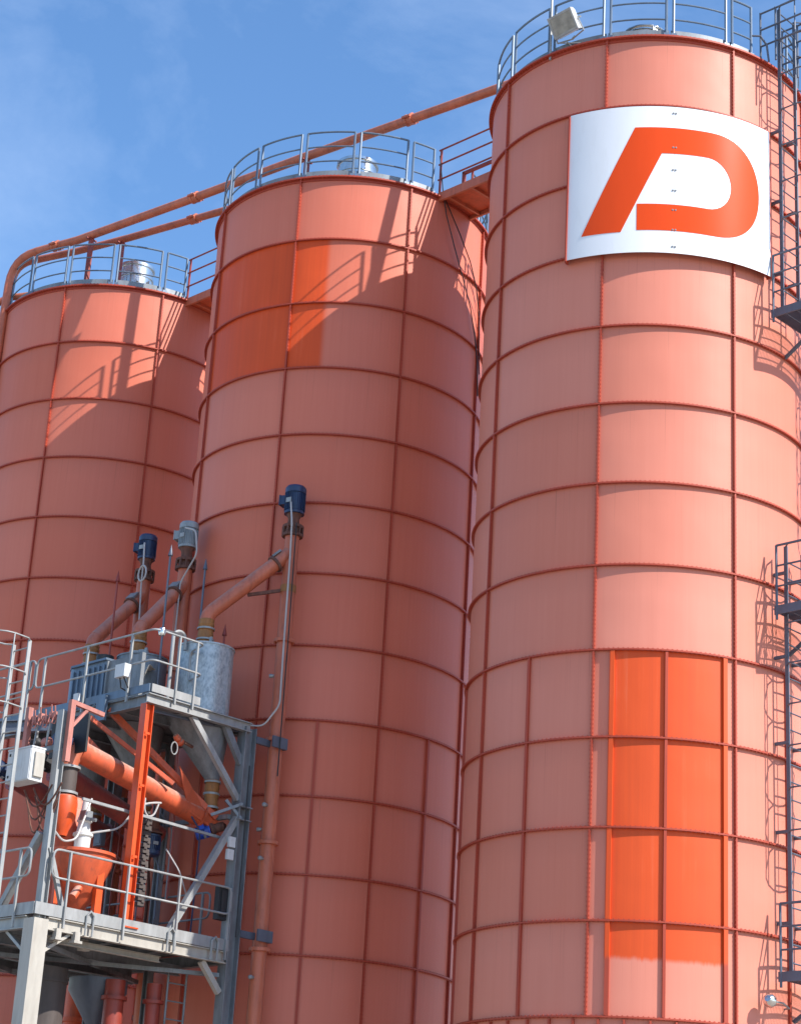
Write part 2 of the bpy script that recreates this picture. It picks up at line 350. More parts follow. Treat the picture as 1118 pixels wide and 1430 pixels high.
# plain vertical stiffener in the four lowest courses
st = MB()
for k in range(8, 12):
    z1 = H-.02-k*CS; z0 = H-(k+1)*CS+.02
    st.box((SR+.020, 0, (z0+z1)/2), X_*.024, Y_*.022, Z*((z1-z0)/2))
MESH['stiff'] = st.mesh('stiffener'); MESH['stiff'].materials.append(M['flange'])
st2 = MB()
for k in range(8, 12):
    z1 = H-.02-k*CS; z0 = H-(k+1)*CS+.02
    st2.box((SR+.022, 0, (z0+z1)/2), X_*.026, Y_*.036, Z*((z1-z0)/2))
ME_ST2 = st2.v, st2.f

# guardrail module, 22.5 degrees round the roof edge
GR = 2.845
def rail_mesh(n0, n1):
    b = MB()
    for h in (.42, .76, 1.1):
        b.tube(arc((0, 0), GR, n0, n1, h, 8), .021 if h > 1 else .017, 7)
    for an in (n0, n1): b.tube([arc((0, 0), GR, an, an, .40, 1)[0], arc((0, 0), GR, an, an, 1.1, 1)[0]], .018, 7)
    return b
MESH['rails'] = rail_mesh(1.3, 21.2).mesh('guardrail_panel'); MESH['rails'].materials.append(M['galv_blue'])
for nm, an in (('post_a', 1.3), ('post_b', 21.2)):
    d = Vec((math.cos(R(an)), math.sin(R(an)), 0)); t = Vec((-d.y, d.x, 0)); b = MB()
    b.tube([d*GR+Z*(-.06), d*GR+Z*1.1], .026, 8)
    b.box(d*(GR+.03)+Z*.03, d*.012, t*.05, Z*.09)
    MESH[nm] = b.mesh('post'); MESH[nm].materials.append(M['galv_blue'])
b = MB(); b.lathe([(GR-.028, .02), (GR-.022, .02), (GR-.022, .21), (GR-.028, .21)], n=10, a0=.3, a1=22.2, closed=True)
MESH['toe'] = b.mesh('toe_board'); MESH['toe'].materials.append(M['galv_roof'])

SILOS = {}
GROUP_S = 'orange steel silos standing in a row'
def make_silo(n, label, shellmat):
    cx, cy = AX[n]; t = thing('silo', (cx, cy, 0), label, 'silo', GROUP_S); SILOS[n] = t
    top = H
    b = MB(); prof = [(SR+.04, 0), (SR+.04, .12), (SR, .12)] + [(SR, .12+(top-.12)*i/40) for i in range(1, 41)]
    b.lathe(prof, (cx, cy, 0), n=160); build(b, 'shell', shellmat, t, 40)
    b = MB(); b.lathe([(SR-.012, top-.01), (SR-.012, top+.012), (1.6, top+.20), (.5, top+.42), (0.001, top+.45)], (cx, cy, 0), n=64); build(b, 'roof', 'galv_roof', t, 30)
    inst(MESH['rim'], 'top_rim', t, (0, 0, top))
    for k in range(1, 13): inst(MESH['ring'], 'ring_flange', t, (0, 0, H-k*CS))
    for k in range(8): inst(MESH['seam'], 'seam_flange', t, (0, 0, 0), R(SEAM+45*k))
    for k in range(8): inst(MESH['stiff'], 'stiffener', t, (0, 0, 0), R(SEAM+22.5+45*k))
    b = MB()                                                   # stiffened skirt under the lowest joint
    for k in range(48):
        a = R(SEAM+3.75+7.5*k); d = Vec((math.cos(a), math.sin(a), 0)); tt = Vec((-d.y, d.x, 0))
        b.box(Vec((cx, cy, ZB-.55)) + d*(SR+.02), d*.028, tt*.016, Z*.52)
    b.lathe([(SR-.01, ZB-1.12), (SR+.06, ZB-1.12), (SR+.06, ZB-1.08), (SR-.01, ZB-1.08)], (cx, cy, 0), n=96, closed=True)
    build(b, 'skirt', 'flange', t)
    gaps = []
    if n in 'LM': gaps.append((-54.3, -32.5))
    if n in 'MR': gaps.append((122.0, 141.5))
    if n == 'R': gaps.append((-55.5, -35.5))
    for k in range(16):
        a0 = SEAM-.6+22.5*k; a0 = (a0+180) % 360-180; spans = [(a0, a0+22.5)]
        for g0, g1 in gaps:
            nx = []
            for x0, x1 in spans:
                if x1 <= g0 or x0 >= g1: nx.append((x0, x1)); continue
                if g0-x0 > 4: nx.append((x0, g0))
                if x1-g1 > 4: nx.append((g1, x1))
            spans = nx
        for x0, x1 in spans:
            if x1-x0 > 22.4:
                g = inst(MESH['rails'], 'guardrail_panel', t, (0, 0, top), R(a0))
                for q in ('post_a', 'post_b'): inst(MESH[q], 'post', g)
                inst(MESH['toe'], 'toe_board', g)
            else:
                me = rail_mesh(1.3, x1-x0-1.3).mesh('guardrail_panel'); me.materials.append(M['galv_blue'])
                g = inst(me, 'guardrail_panel', t, (0, 0, top), R(x0))
                inst(MESH['post_a'], 'post', g); inst(MESH['post_b'], 'post', g, rz=R(x1-x0-22.5))
                b = MB(); b.lathe([(GR-.028, .02), (GR-.022, .02), (GR-.022, .21), (GR-.028, .21)], n=8, a0=.3, a1=x1-x0-.3, closed=True)
                me = b.mesh('toe_board'); me.materials.append(M['galv_roof']); inst(me, 'toe_board', g)
    return t
sL = make_silo('L', 'leftmost orange silo with tall silver vent cap on its roof', 'shell')
sM = make_silo('M', 'middle orange silo with bright orange repainted plates near its top', 'shell_mid')
sR = make_silo('R', 'tallest looking right hand silo carrying the white sign and caged ladder', 'shell_right')
for o in (sL, sM): o.location.z = 0
sL.location.z = .10
# extra stiffeners framing the repainted bay on the right silo
for a_ in (-105.2, -69.8):
    b = MB(); cx, cy = AX['R']; d = Vec((math.cos(R(a_)), math.sin(R(a_)), 0)); tt = Vec((-d.y, d.x, 0))
    for k in range(8, 12):
        z1 = H-.02-k*CS; z0 = H-(k+1)*CS+.02
        b.box(Vec((cx, cy, (z0+z1)/2)) + d*(SR+.021), d*.025, tt*.034, Z*((z1-z0)/2))
    o = build(b, 'stiffener', 'flange_orange', sR); o['label'] = 'wide stiffener edging the orange repainted bay'

# roof vent caps
def vent(n, off, r, h, label, z0=None):
    cx, cy = AX[n]; c = Vec((cx+off[0], cy+off[1], (z0 if z0 is not None else H+.12)+(.1 if n == 'L' else 0)))
    b = MB(); b.lathe([(r*.93, 0), (r*.93, h*.30), (r, h*.30), (r, h*.36), (r*.94, h*.37), (r*.94, h*.62), (r, h*.63), (r, h*.69), (r*.94, h*.70), (r*.94, h*.86), (r*1.02, h*.87), (r*1.02, h*.93), (r*.8, h*.99), (0.001, h*1.04)], c, n=40)
    for k in range(3):
        a = R(-95+k*40+20); d = Vec((math.cos(a), math.sin(a), 0)); tt = Vec((-d.y, d.x, 0))
        b.box(c+d*(r+.02)+Z*h*.5, d*.03, tt*.025, Z*.05)
    o = solo(b, 'roof_vent', 'stainless', c, label, 'roof vent', 'stainless vent caps on the silo roofs', smooth=25)
vent('L', (.33, -1.55), .43, 1.12, 'tall ribbed silver vent cap on the leftmost silo roof')
vent('M', (.02, -1.60), .43, 1.0, 'dome topped silver vent cap on the middle silo roof')
vent('R', (-.35, -2.35), .40, .26, 'low flat grey vent cover just above the right silo rim')

# ------------------------------------------------------------------ signboard on right silo
cR = Vec((*AX['R'], 0))
def cyl(a, r, z): return cR + Vec((math.cos(R(a))*r, math.sin(R(a))*r, z))
A0, A1, Z0, Z1 = -122.75, -52.5, 17.98, 20.83
sgn = thing('signboard', cyl(-87.9, 3.08, 17.98), 'curved white signboard with orange letter D on the right silo', 'sign')
for (a0, a1) in ((A0, -88.05), (-87.98, A1)):
    b = MB(); b.lathe([(3.045, Z0), (3.052, Z0), (3.052, Z1), (3.045, Z1)], cR, n=40, a0=a0, a1=a1, closed=True)
    build(b, 'sign_panel', 'sign_white', sgn)
b = MB()
for a in (A0+.2, A1-.2, -105, -70, -88):
    d = Vec((math.cos(R(a)), math.sin(R(a)), 0)); tt = Vec((-d.y, d.x, 0)); b.box(cR+d*3.005+Z*((Z0+Z1)/2), d*.036, tt*.016, Z*((Z1-Z0)/2-.02))
for z in (Z0+.05, Z1-.05):
    b.lathe([(2.98, z-.015), (3.035, z-.015), (3.035, z+.015), (2.98, z+.015)], cR, n=30, a0=A0+.4, a1=A1-.4, closed=True)
for a, rr, ww in ((A0-.75, 2.98, .014), (A0-.25, 3.03, .010), (A1+.3, 3.0, .012)):
    d = Vec((math.cos(R(a)), math.sin(R(a)), 0)); tt = Vec((-d.y, d.x, 0)); b.box(cR+d*rr+Z*((Z0+Z1)/2-.02), d*.05, tt*ww, Z*((Z1-Z0)/2))
build(b, 'frame', 'flange', sgn)
b = MB()
for z in (20.70, 20.02, 19.58, 19.18, 18.80, 18.42, 18.1):
    for a in (-87.6, -88.5):
        d = Vec((math.cos(R(a)), math.sin(R(a)), 0)); b.lathe([(.001, .010), (.016, .008), (.018, 0)], cR+d*3.056+Z*z, n=8, axis=d)
build(b, 'rivet', 'galv_dark', sgn)
# the letter, drawn on the unrolled sheet (angle, height)
def letter():
    import bmesh
    pts = []
    pts += [(-117.8, 18.375), (-104.9, 18.375), (-92.1, 19.895)]
    # inner outline of the bowl, clockwise to the lower bar
    pts += [(-79.2, 19.905)]
    ci, ri_a, ri_z = (-77.0, 19.405), 8.3, .50
    for i in range(0, 17):
        t = R(90-180*i/16); pts.append((ci[0]+ri_a*math.cos(t), ci[1]+ri_z*math.sin(t)))
    pts += [(-99.9, 18.905), (-99.9, 18.400)]
    co, ro_a, ro_z = (-75.5, 19.405), 17.9, 1.005
    for i in range(0, 33):
        t = R(-90+180*i/32); e = .86
        cc, ss_ = math.cos(t), math.sin(t)
        pts.append((co[0]+ro_a*math.copysign(abs(cc)**e, cc), co[1]+ro_z*math.copysign(abs(ss_)**.95, ss_)))
    pts += [(-100.8, 20.405)]
    from mathutils.geometry import tessellate_polygon
    bm = bmesh.new(); vs = [bm.verts.new((x, z, 0)) for x, z in pts]
    for tri in tessellate_polygon([[Vec((x, z, 0)) for x, z in pts]]):
        try: bm.faces.new([vs[q] for q in tri])
        except ValueError: pass
    x = -117
    while x < -57:
        bmesh.ops.bisect_plane(bm, geom=bm.verts[:]+bm.edges[:]+bm.faces[:], plane_co=(x, 0, 0), plane_no=(1, 0, 0)); x += 1.5
    out = MB(); ix = {}
    for r_ in (3.0555, 3.0535):
        pass
    k0 = 0; vl = list(bm.verts); ix = {v: i for i, v in enumerate(vl)}
    out.v = [cyl(v.co.x, 3.0575, v.co.y) for v in vl] + [cyl(v.co.x, 3.0525, v.co.y) for v in vl]
    nn = len(vl)
    for f in bm.faces:
        out.f.append([ix[v] for v in f.verts]); out.f.append([ix[v]+nn for v in reversed(f.verts)])
    for e in bm.edges:
        if len(e.link_faces) == 1:
            a, c = ix[e.verts[0]], ix[e.verts[1]]; out.f.append([a, c, c+nn, a+nn])
    bm.free(); return out
build(letter(), 'letter_d', 'sign_orange', sgn, smooth=30)

# ------------------------------------------------------------------ floodlight and round lamp
fl = thing('floodlight', cyl(-130, 2.9, 22.5), 'square white floodlight clamped to the right silo roof railing', 'floodlight')
pole = [cyl(-133.5, 2.93, 22.25), cyl(-133.5, 2.93, 23.75)]
build(MB().tube(pole, .022, 8), 'pole', 'galv', fl)
fc = cyl(-126.0, 3.05, 22.80)
fd = Vec((-.50, -.72, -.48)).normalized(); fx = fd.cross(Z).normalized(); fy = fx.cross(fd).normalized(); fx, fy = fx*math.cos(R(10))-fy*math.sin(R(10)), fx*math.sin(R(10))+fy*math.cos(R(10))
b = MB(); pts = []
for (s, o_) in ((.25, .10), (.25, 0), (.22, -.13), (.12, -.22)):
    for (x, y) in ((-1, -.8), (1, -.8), (1, .8), (-1, .8)): pts.append(fc + fx*x*s + fy*y*s + fd*o_)
fs = []
for k in range(3):
    for j in range(4): fs.append((k*4+j, k*4+(j+1) % 4, (k+1)*4+(j+1) % 4, (k+1)*4+j))
fs.append((12, 13, 14, 15)); fs.append((3, 2, 1, 0)); b.poly(pts, fs)
build(b, 'housing', 'white', fl, 20)
b = MB()
for (c_, w_, h_) in (((0, .18), .25, .02), ((0, -.18), .25, .02)): b.box(fc+fx*c_[0]+fy*c_[1]+fd*.107, fx*w_, fy*h_, fd*.012)
for sx in (-.232, .232): b.box(fc+fx*sx+fd*.107, fx*.018, fy*.16, fd*.012)
build(b, 'bezel', 'galv', fl)
build(MB().box(fc+fd*.108, fx*.214, fy*.161, fd*.006), 'lens', 'glass', fl)
b = MB(); b.tube([fc+fx*.27+fd*.0, fc+fx*.28-fy*.25-fd*.02, fc-fx*.0-fy*.30-fd*.04, fc-fx*.28-fy*.25-fd*.02, fc-fx*.27], .014, 6)
b.tube([fc-fy*.30-fd*.04, cyl(-124, 2.86, 22.62)], .02, 6); b.tube([fc-fy*.29+fx*.1, fc-fy*.46+fx*.02, fc-fy*.44-fx*.14, cyl(-130, 2.9, 22.55)], .011, 6)
b.tube([fc-fx*.3-fd*.06, cyl(-133.5, 2.93, 23.1)], .018, 6)
build(b, 'bracket', 'galv', fl)

lc = cyl(-57.6, 3.14, 5.78); ld = Vec((math.cos(R(-62)), math.sin(R(-62)), 0))
rl = thing('round_lamp', lc, 'small round silver lamp on an arm low on the right silo', 'lamp')
b = MB(); b.lathe([(.001, .09), (.05, .085), (.09, .05), (.105, 0), (.09, -.06), (.05, -.11), (.001, -.12)], lc, n=20, axis=Vec((-.5, -.8, .3))); build(b, 'lamp_head', 'stainless', rl)
build(MB().tube([lc, cyl(-52, 3.12, 5.78), cyl(-47, 3.02, 5.74), cyl(-46, 2.9, 5.74)], .014, 6), 'arm', 'galv', rl)

# ------------------------------------------------------------------ ladders and landings on the right silo
LA = -44.0
od = Vec((math.cos(R(LA)), math.sin(R(LA)), 0)); tl = Vec((math.sin(R(LA)), -math.cos(R(LA)), 0))   # outwards, and towards the left as seen
def LP(t, o, z): return cR + od*o + tl*t + Z*z
def caged_ladder(t0, z0, z1, label, cage0, mat='steel_dark', O=3.12, frame=None, group='caged ladders on the right silo', w=.25):
    F = frame or LP
    th = thing('caged_ladder', F(t0, O, z0), label, 'ladder', group)
    for s in (-w, w):
        b = MB(); b.box((F(t0+s, O, z0)+F(t0+s, O, z1))/2, (F(1, 0, 0)-F(0, 0, 0))*.013, (F(0, 1, 0)-F(0, 0, 0))*.032, Z*((z1-z0)/2)); build(b, 'stile', mat, th)
    z = z0+.2
    rg = build(MB().tube([F(t0-w, O, z), F(t0+w, O, z)], .013, 6), 'rung', mat, th)
    while z < z1-.33:
        z += .28; inst(rg.data, 'rung', th, (0, 0, z-z0-.2))
    def hoop(z):
        pts = [F(t0+w, O, z), F(t0+w+.10, O+.10, z)]
        for i in range(9):
            a = R(180*i/8-0); pts.append(F(t0+.36*math.cos(a), O+.40+.36*math.sin(a), z))
        pts += [F(t0-w-.10, O+.10, z), F(t0-w, O, z)]; return pts
    z = cage0; hz = []
    while z <= z1+.01:
        build(MB().tube(hoop(z), .014, 5), 'cage_hoop', mat, th); hz.append(z); z += (z1-cage0)/max(1, round((z1-cage0)/.72))
    b = MB()
    for a in (0, 45, 90, 135, 180):
        q = (.36*math.cos(R(a)), .40+.36*math.sin(R(a))); b.tube([F(t0+q[0], O+q[1], cage0), F(t0+q[0], O+q[1], z1)], .012, 5)
    build(b, 'cage_bars', mat, th)
    if frame is None:
        b = MB(); z = z0+.8
        while z < min(z1, 22.2):
            for s in (-w, w): b.box((F(t0+s, O, z)+F(t0+s, 2.86, z))/2, tl*.02, od*.15, Z*.025)
            z += 1.41256
        build(b, 'standoff', mat, th)
    return th
caged_ladder(0, 17.3, 23.45, 'topmost caged ladder rising beside the sign to the roof edge', 19.1)
caged_ladder(-1.05, 12.0, 18.4, 'caged ladder climbing between the two upper landings', 14.2)
caged_ladder(0, 6.2, 13.1, 'caged ladder rising from the lowest landing to the middle one', 8.4)
caged_ladder(-1.05, .05, 7.2, 'lowest caged ladder reaching down to the yard', 2.4)
def landing(z, label):
    th = thing('landing_platform', LP(-.5, 3.4, z), label, 'platform', 'ladder landings on the right silo')
    b = MB(); t_ = -1.67
    while t_ < .43: b.box(LP(t_, 3.47, z-.03), tl*.003, od*.43, Z*.015); t_ += .034
    for o_ in (3.06, 3.27, 3.48, 3.69, 3.88): b.box(LP(-.63, o_, z-.032), tl*1.05, od*.004, Z*.012)
    build(b, 'deck', 'steel_dark', th)
    b = MB()
    b.box(LP(.44, 3.47, z), tl*.012, od*.45, Z*.075); b.box(LP(-1.70, 3.47, z), tl*.012, od*.45, Z*.075); b.box(LP(-.63, 3.91, z), tl*1.06, od*.012, Z*.075)
    build(b, 'edge_channel', 'steel_dark', th)
    for t in (.44, -.25, -.98, -1.70): build(MB().tube([LP(t, 3.90, z-.05), LP(t, 3.90, z+1.1)], .022, 7), 'post', 'steel_dark', th)
    build(MB().tube([LP(.44, 3.06, z-.16), LP(.44, 3.06, z+1.1)], .022, 7), 'post', 'steel_dark', th)
    b = MB()
    for h in (.4, .75, 1.1): b.tube([LP(.44, 3.06, z+h), LP(.44, 3.90, z+h), LP(-1.70, 3.90, z+h), LP(-1.70, 3.06, z+h)], .02 if h > 1 else .016, 7)
    build(b, 'handrail', 'steel_dark', th)
    for t in (-.1, -1.5): build(MB().beam(LP(t, 3.75, z-.06), LP(t, 2.93, z-.60), .05, .05), 'bracket', 'steel_dark', th)
landing(17.27, 'upper grey ladder landing level with the sign bottom'); landing(11.97, 'middle ladder landing halfway up the right silo'); landing(6.17, 'lowest ladder landing above the round lamp')
# roof exit guard beside the ladder head
th = thing('roof_gate', LP(.0, 2.9, H), 'blue railing gate where the ladder meets the roof', 'railing')
b = MB()
for s in (-.36, .36):
    for zz in (.4, .75, 1.1): b.tube([LP(s, 2.80, H+zz), LP(s, 3.86, H+zz)], .018, 6)
for h in (.4, .75, 1.1): b.tube([LP(.36, 3.86, H+h), LP(-.36, 3.86, H+h)], .018, 6)
build(b, 'rail', 'steel_dark', th)
for s, o_ in ((.36, 3.12), (-.36, 3.12), (.36, 3.86), (-.36, 3.86), (.36, 2.80), (-.36, 2.80)):
    build(MB().tube([LP(s, o_, H-.0 if o_ > 2.9 else H), LP(s, o_, H+1.12)], .02, 7), 'post', 'steel_dark', th)
b = MB(); b.tube([LP(.72, 2.86, H+.42), LP(.60, 2.95, H+.44), LP(.47, 3.0, H+.3), LP(.45, 3.03, H-.05)], .018, 6); build(b, 'bent_pipe', 'steel_dark', th)

# far ladder seen through the slit between middle and right silo
cM = Vec((*AX['M'], 0))
def cylm(a, r, z): return cM + Vec((math.cos(R(a))*r, math.sin(R(a))*r, z))
for pts, lab in (([(-53.5, 2.9, 23.3), (-52.4, 2.98, 22.5), (-49.9, 2.98, 21.97), (-44.3, 2.97, 21.34), (-38, 2.97, 20.75), (-31.8, 2.97, 20.24), (-26.9, 2.97, 19.7), (-23.8, 2.97, 19.29), (-21, 2.97, 18.5)], 'thin black cable hanging diagonally down the middle silo from the bridge'),
                 ([(-51.5, 2.93, 22.45), (-41.7, 2.98, 21.7), (-34, 2.98, 21.25), (-27.8, 2.97, 20.83), (-23.6, 2.97, 20.27), (-20.5, 2.97, 19.0)], 'second thin cable curving round the middle silo shoulder')):
    pp = [cylm(*q) for q in pts]
    b = MB().tube(pp, .012, 5); tag(build(b, 'cable', 'black', None, 35, pp[0]), lab, 'cable')

# ------------------------------------------------------------------ bridges between roofs
def bridge(u_a, u_b, label, dz=0):
    z = 22.34+dz; v0, v1 = 26.02, 26.98
    th = thing('walkway_bridge', P((u_a+u_b)/2, 26.5, z), label, 'walkway', 'walkway bridges joining the silo roofs')
    b = MB(); b.bx(u_a, u_b, v0+.03, v1-.03, z-.02, z+.0); build(b, 'deck', 'orange', th)
    b = MB(); b.bx(u_a, u_b, v0-.03, v0+.025, z-.10, z+.09); b.bx(u_a, u_b, v1-.025, v1+.03, z-.10, z+.09)
    k = u_a+.3
    while k < u_b: b.bx(k, k+.05, v0+.03, v1-.03, z-.09, z-.022); k += .62
    build(b, 'side_beam', 'salmon', th)
    for v in (v0, v1):
        b = MB()
        for h in (.42, .78, 1.12): b.tube([P(u_a, v, z+h), P(u_b, v, z+h)], .02, 7)
        build(b, 'handrail', 'redpaint', th)
        for uu in (u_a+.06, u_b-.06): build(MB().tube([P(uu, v, z), P(uu, v, z+1.12)], .026, 7), 'post', 'redpaint', th)
    return th
bridge(-25.50, -23.35, 'orange walkway bridge between middle and right silo roofs')
bridge(-33.44, -31.18, 'orange walkway bridge between left and middle silo roofs', .05)
b = MB(); b.bx(-25.0, -23.4, 26.20, 26.26, 22.46, 22.52); b.bx(-25.0, -23.4, 26.20, 26.26, 22.80, 22.86); b.bx(-25.0, -24.94, 26.2, 26.26, 22.46, 22.86)
solo(b, 'cable_tray', 'redpaint', P(-24.2, 26.2, 22.4), 'short red tray frame lying on the right hand walkway bridge', 'cable tray')

# ------------------------------------------------------------------ long feed pipes over the roofs
def pipe_run(pts, r, label, couplings, mat='salmon', supports=()):
    th = thing('feed_pipe', pts[0], label, 'pipe', 'salmon feed pipes crossing the silo roofs')
    build(MB().tube(pts, r, 14), 'pipe', mat, th)
    L_ = [0]
    for i in range(len(pts)-1): L_.append(L_[-1]+(Vec(pts[i+1])-Vec(pts[i])).length)
    for s_ in couplings:
        i = max(k for k in range(len(pts)-1) if L_[k] <= s_)
        p, q = Vec(pts[i]), Vec(pts[i+1]); d = (q-p).normalized(); c = p + d*(s_-L_[i]); b = MB()
        b.lathe([(r, -.09), (r+.03, -.09), (r+.03, -.045), (r+.012, -.04), (r+.012, .04), (r+.03, .045), (r+.03, .09), (r, .09)], c, n=16, axis=d)
        x = d.cross(Z).normalized()
        for s in (-1, 1): b.box(c+x*s*(r+.045), x*.025, d*.10, Z*.02)
        build(b, 'coupling', 'salmon', th)
    for s in supports:
        b = MB(); b.beam(P(s[0], s[1], 22.4), P(s[0], s[1], s[2]-r), .09, .09); b.beam(P(s[0], s[1]-.14, s[2]-r-.02), P(s[0], s[1]+.14, s[2]-r-.02), .05, .03); build(b, 'support', 'redpaint', th)
    return th
def smooth_bend(pts, r, n=6):
    out = [Vec(pts[0])]
    for i in range(1, len(pts)-1):
        p, c, q = Vec(pts[i-1]), Vec(pts[i]), Vec(pts[i+1]); a = c+(p-c).normalized()*r; b = c+(q-c).normalized()*r
        for k in range(n+1):
            t = k/n; out.append(a*(1-t)**2 + c*2*t*(1-t) + b*t*t)
    out.append(Vec(pts[-1])); return out
pu = [P(-25.8, 25.27, 23.92), P(-28.5, 24.95, 23.92), P(-31.489, 24.619, 23.9), P(-35.363, 24.189, 23.9)]
pipe_run(smooth_bend([P(-21.3, 25.8, 22.6), P(-21.32, 25.79, 23.9), pu[0]], .25)+pu[1:]+smooth_bend([P(-35.4, 24.185, 23.9), P(-37.30, 23.74, 23.88), P(-37.42, 23.60, 14.0)], .75)[1:], .098, 'long upper feed pipe running from the right silo to the left one', (5.6, 11.6, 16.0), supports=((-28.4, 24.96, 23.92), (-34.9, 24.24, 23.9)))
pipe_run(smooth_bend([P(-29.1, 25.93, 22.6), P(-29.12, 25.92, 23.9), P(-31.76, 25.36, 23.9), P(-34.32, 24.87, 23.9)], .2)+smooth_bend([P(-35.78, 24.53, 23.9), P(-37.55, 23.98, 23.88), P(-37.72, 23.74, 14)], .5), .088, 'lower feed pipe that ends at the middle silo roof', (4.6,), supports=((-34.5, 24.83, 23.9),))
pipe_run([P(-35.3, 25.0, 22.66)]+smooth_bend([P(-36.5, 24.35, 22.95), P(-37.65, 23.86, 22.95), P(-38.0, 23.68, 22.6), P(-38.02, 23.68, 14)], .22), .08, 'short feed pipe resting on the left silo roof edge', (1.5, 3.4))

# ------------------------------------------------------------------ steel tower
u0, v0, v1 = -26.42, 18.84, 23.05
ZD, ZU = 6.72, 10.72
TW = thing('steel_tower', P(u0, v0, 0), 'galvanised two deck steel tower in front of the left and middle silos', 'tower')
def part(mb, name, mat, label=None, parent=TW, smooth=35):
    o = build(mb, name, mat, parent, smooth)
    if label: o['label'] = label
    return o
# posts
part(MB().box(P(u0-.12, v0+.14, ZD/2-.06), U*.02+U*.12, V*.14, Z*(ZD/2-.06)), 'post', 'cream', 'cream box post under the front corner')
part(MB().ibeam(P(u0-.10, v0+.18, ZD-.1), P(u0-.10, v0+.18, 10.0), .15, .13, up=V), 'post', 'galv')
part(MB().ibeam(P(u0-.12, v1-.02, 0), P(u0-.12, v1-.02, 10.62), .22, .26, .02, up=V), 'post', 'galv_dark')
part(MB().ibeam(P(-30.2, v1-.02, 0), P(-30.2, v1-.02, 10.5), .2, .2, .02), 'post', 'galv_dark')
part(MB().ibeam(P(-28.3, v1-.3, 0), P(-28.3, v1-.3, 10.5), .13, .13, .012), 'post', 'galv_dark')
part(MB().ibeam(P(-30.2, v0+.2, 0), P(-30.2, v0+.2, 10.4), .16, .16, .015), 'post', 'galv')
# the bright orange column
oc = MB().ibeam(P(u0-.12, 20.74, ZD+.0), P(u0-.12, 20.74, ZU-.2), .16, .17, .016, up=V); oc.box(P(u0-.12, 20.74, ZD+.01), U*.16, V*.16, Z*.012)
for zz in (7.9, 9.1, 10.0): oc.box(P(u0-.05, 20.74, zz), U*.01, V*.05, Z*.02)
part(oc, 'column', 'orange_fresh', 'bright orange column standing between the two decks')
# lower deck
def deck(ua, ub, va, vb, z, fm, sm, name='deck', hang=True):
    b = MB(); b.bx(ua+.06, ub-.06, va+.06, vb-.06, z-.035, z-.0)
    part(b, name, 'galv_dark')
deck(-31.5, u0, v0, v1, ZD, 'galv', 'galv')
part(MB().bx(u0-.012, u0+.012, v0, v1-.16, ZD-.06, ZD+.13), 'toe_board', 'galv')
part(MB().bx(-31.5, u0-.02, v0-.012, v0+.012, ZD-.06, ZD+.13), 'toe_board', 'galv')
part(MB().ibeam(P(u0-.06, v0+.29, ZD-.17), P(u0-.06, v1-.17, ZD-.17), .12, .20, .016), 'beam', 'cream')
part(MB().ibeam(P(-31.5, v0+.07, ZD-.17), P(u0-.25, v0+.07, ZD-.17), .12, .20, .016), 'beam', 'galv')
part(MB().ibeam(P(-31.5, v1-.1, ZD-.17), P(u0-.25, v1-.1, ZD-.17), .12, .20, .016), 'beam', 'galv_dark')
for vv in (19.8, 20.8, 21.8): part(MB().ibeam(P(-31.5, vv, ZD-.13), P(u0-.14, vv, ZD-.13), .09, .16, .012), 'beam', 'galv_dark')
for uu in (-27.6, -28.9, -30.2): part(MB().ibeam(P(uu, v0+.14, ZD-.33), P(uu, v1-.2, ZD-.33), .10, .18, .012), 'beam', 'galv_dark')
part(MB().ibeam(P(u0-.4, v0+.29, ZD-.34), P(u0-.4, v1-1.3, ZD-.34), .09, .10, .012), 'beam', 'cream')
# horizontal bracing under the deck
for (a_, b_) in (((-26.6, 19.1), (-28.8, 22.9)), ((-28.8, 19.1), (-26.6, 22.9)), ((-28.9, 19.1), (-31, 22.9)), ((-31, 19.1), (-28.9, 22.9))):
    part(MB().angle(P(*a_, ZD-.48), P(*b_, ZD-.48), .07), 'brace', 'galv_dark')
# knees and diagonals
part(MB().beam(P(u0-.10, v0+.28, ZD-.62), P(u0-.10, v0+.78, ZD-.27), .07, .05), 'knee_brace', 'cream')
part(MB().beam(P(u0-.27, v0+.14, ZD-.66), P(u0-.85, v0+.14, ZD-.27), .07, .05), 'knee_brace', 'galv')
part(MB().beam(P(u0-.12, v1-.18, ZD-.75), P(u0-.12, v1-.62, ZD-.28), .09, .10), 'knee_brace', 'cream')
part(MB().beam(P(u0-.10, 21.66, ZD+.12), P(u0-.10, v1-.12, 8.98), .11, .10), 'brace', 'galv')
part(MB().beam(P(u0-.10, v1-.14, 9.30), P(u0-.10, 21.72, ZU-.18), .09, .10), 'brace', 'galv')
part(MB().beam(P(u0-.12, v1-.12, 9.95), P(u0-.12, v1-.55, ZU-.16), .09, .12), 'knee_brace', 'galv_dark')
part(MB().beam(P(u0-.24, v0+.12, 7.98), P(-27.55, v0+.12, 6.80), .12, .10), 'brace', 'galv')
part(MB().beam(P(u0-.10, v0+.22, 7.75), P(u0-.10, v0+.62, ZD+.04), .07, .07), 'brace', 'galv')
part(MB().beam(P(-27.6, v0+.14, ZD-.4), P(-29.8, v0+.14, 3.4), .08, .08), 'brace', 'galv_dark')
part(MB().beam(P(-27.0, v0-.2, 5.9), P(-29.5, v0-.2, 3.9), .07, .07), 'brace', 'galv')
for zz in (8.95, 9.18): part(MB().box(P(u0-.12, v1-.02, zz), U*.135, V*.15, Z*.012), 'gusset', 'galv_dark')
part(MB().beam(P(u0-.3, v0+.9, 8.70), P(u0-.3, v1-.25, 8.62), .045, .045), 'beam', 'galv')
part(MB().beam(P(u0-.2, v1-.2, 9.0), P(-28.2, v1-.3, 9.0), .08, .08), 'beam', 'galv_dark')
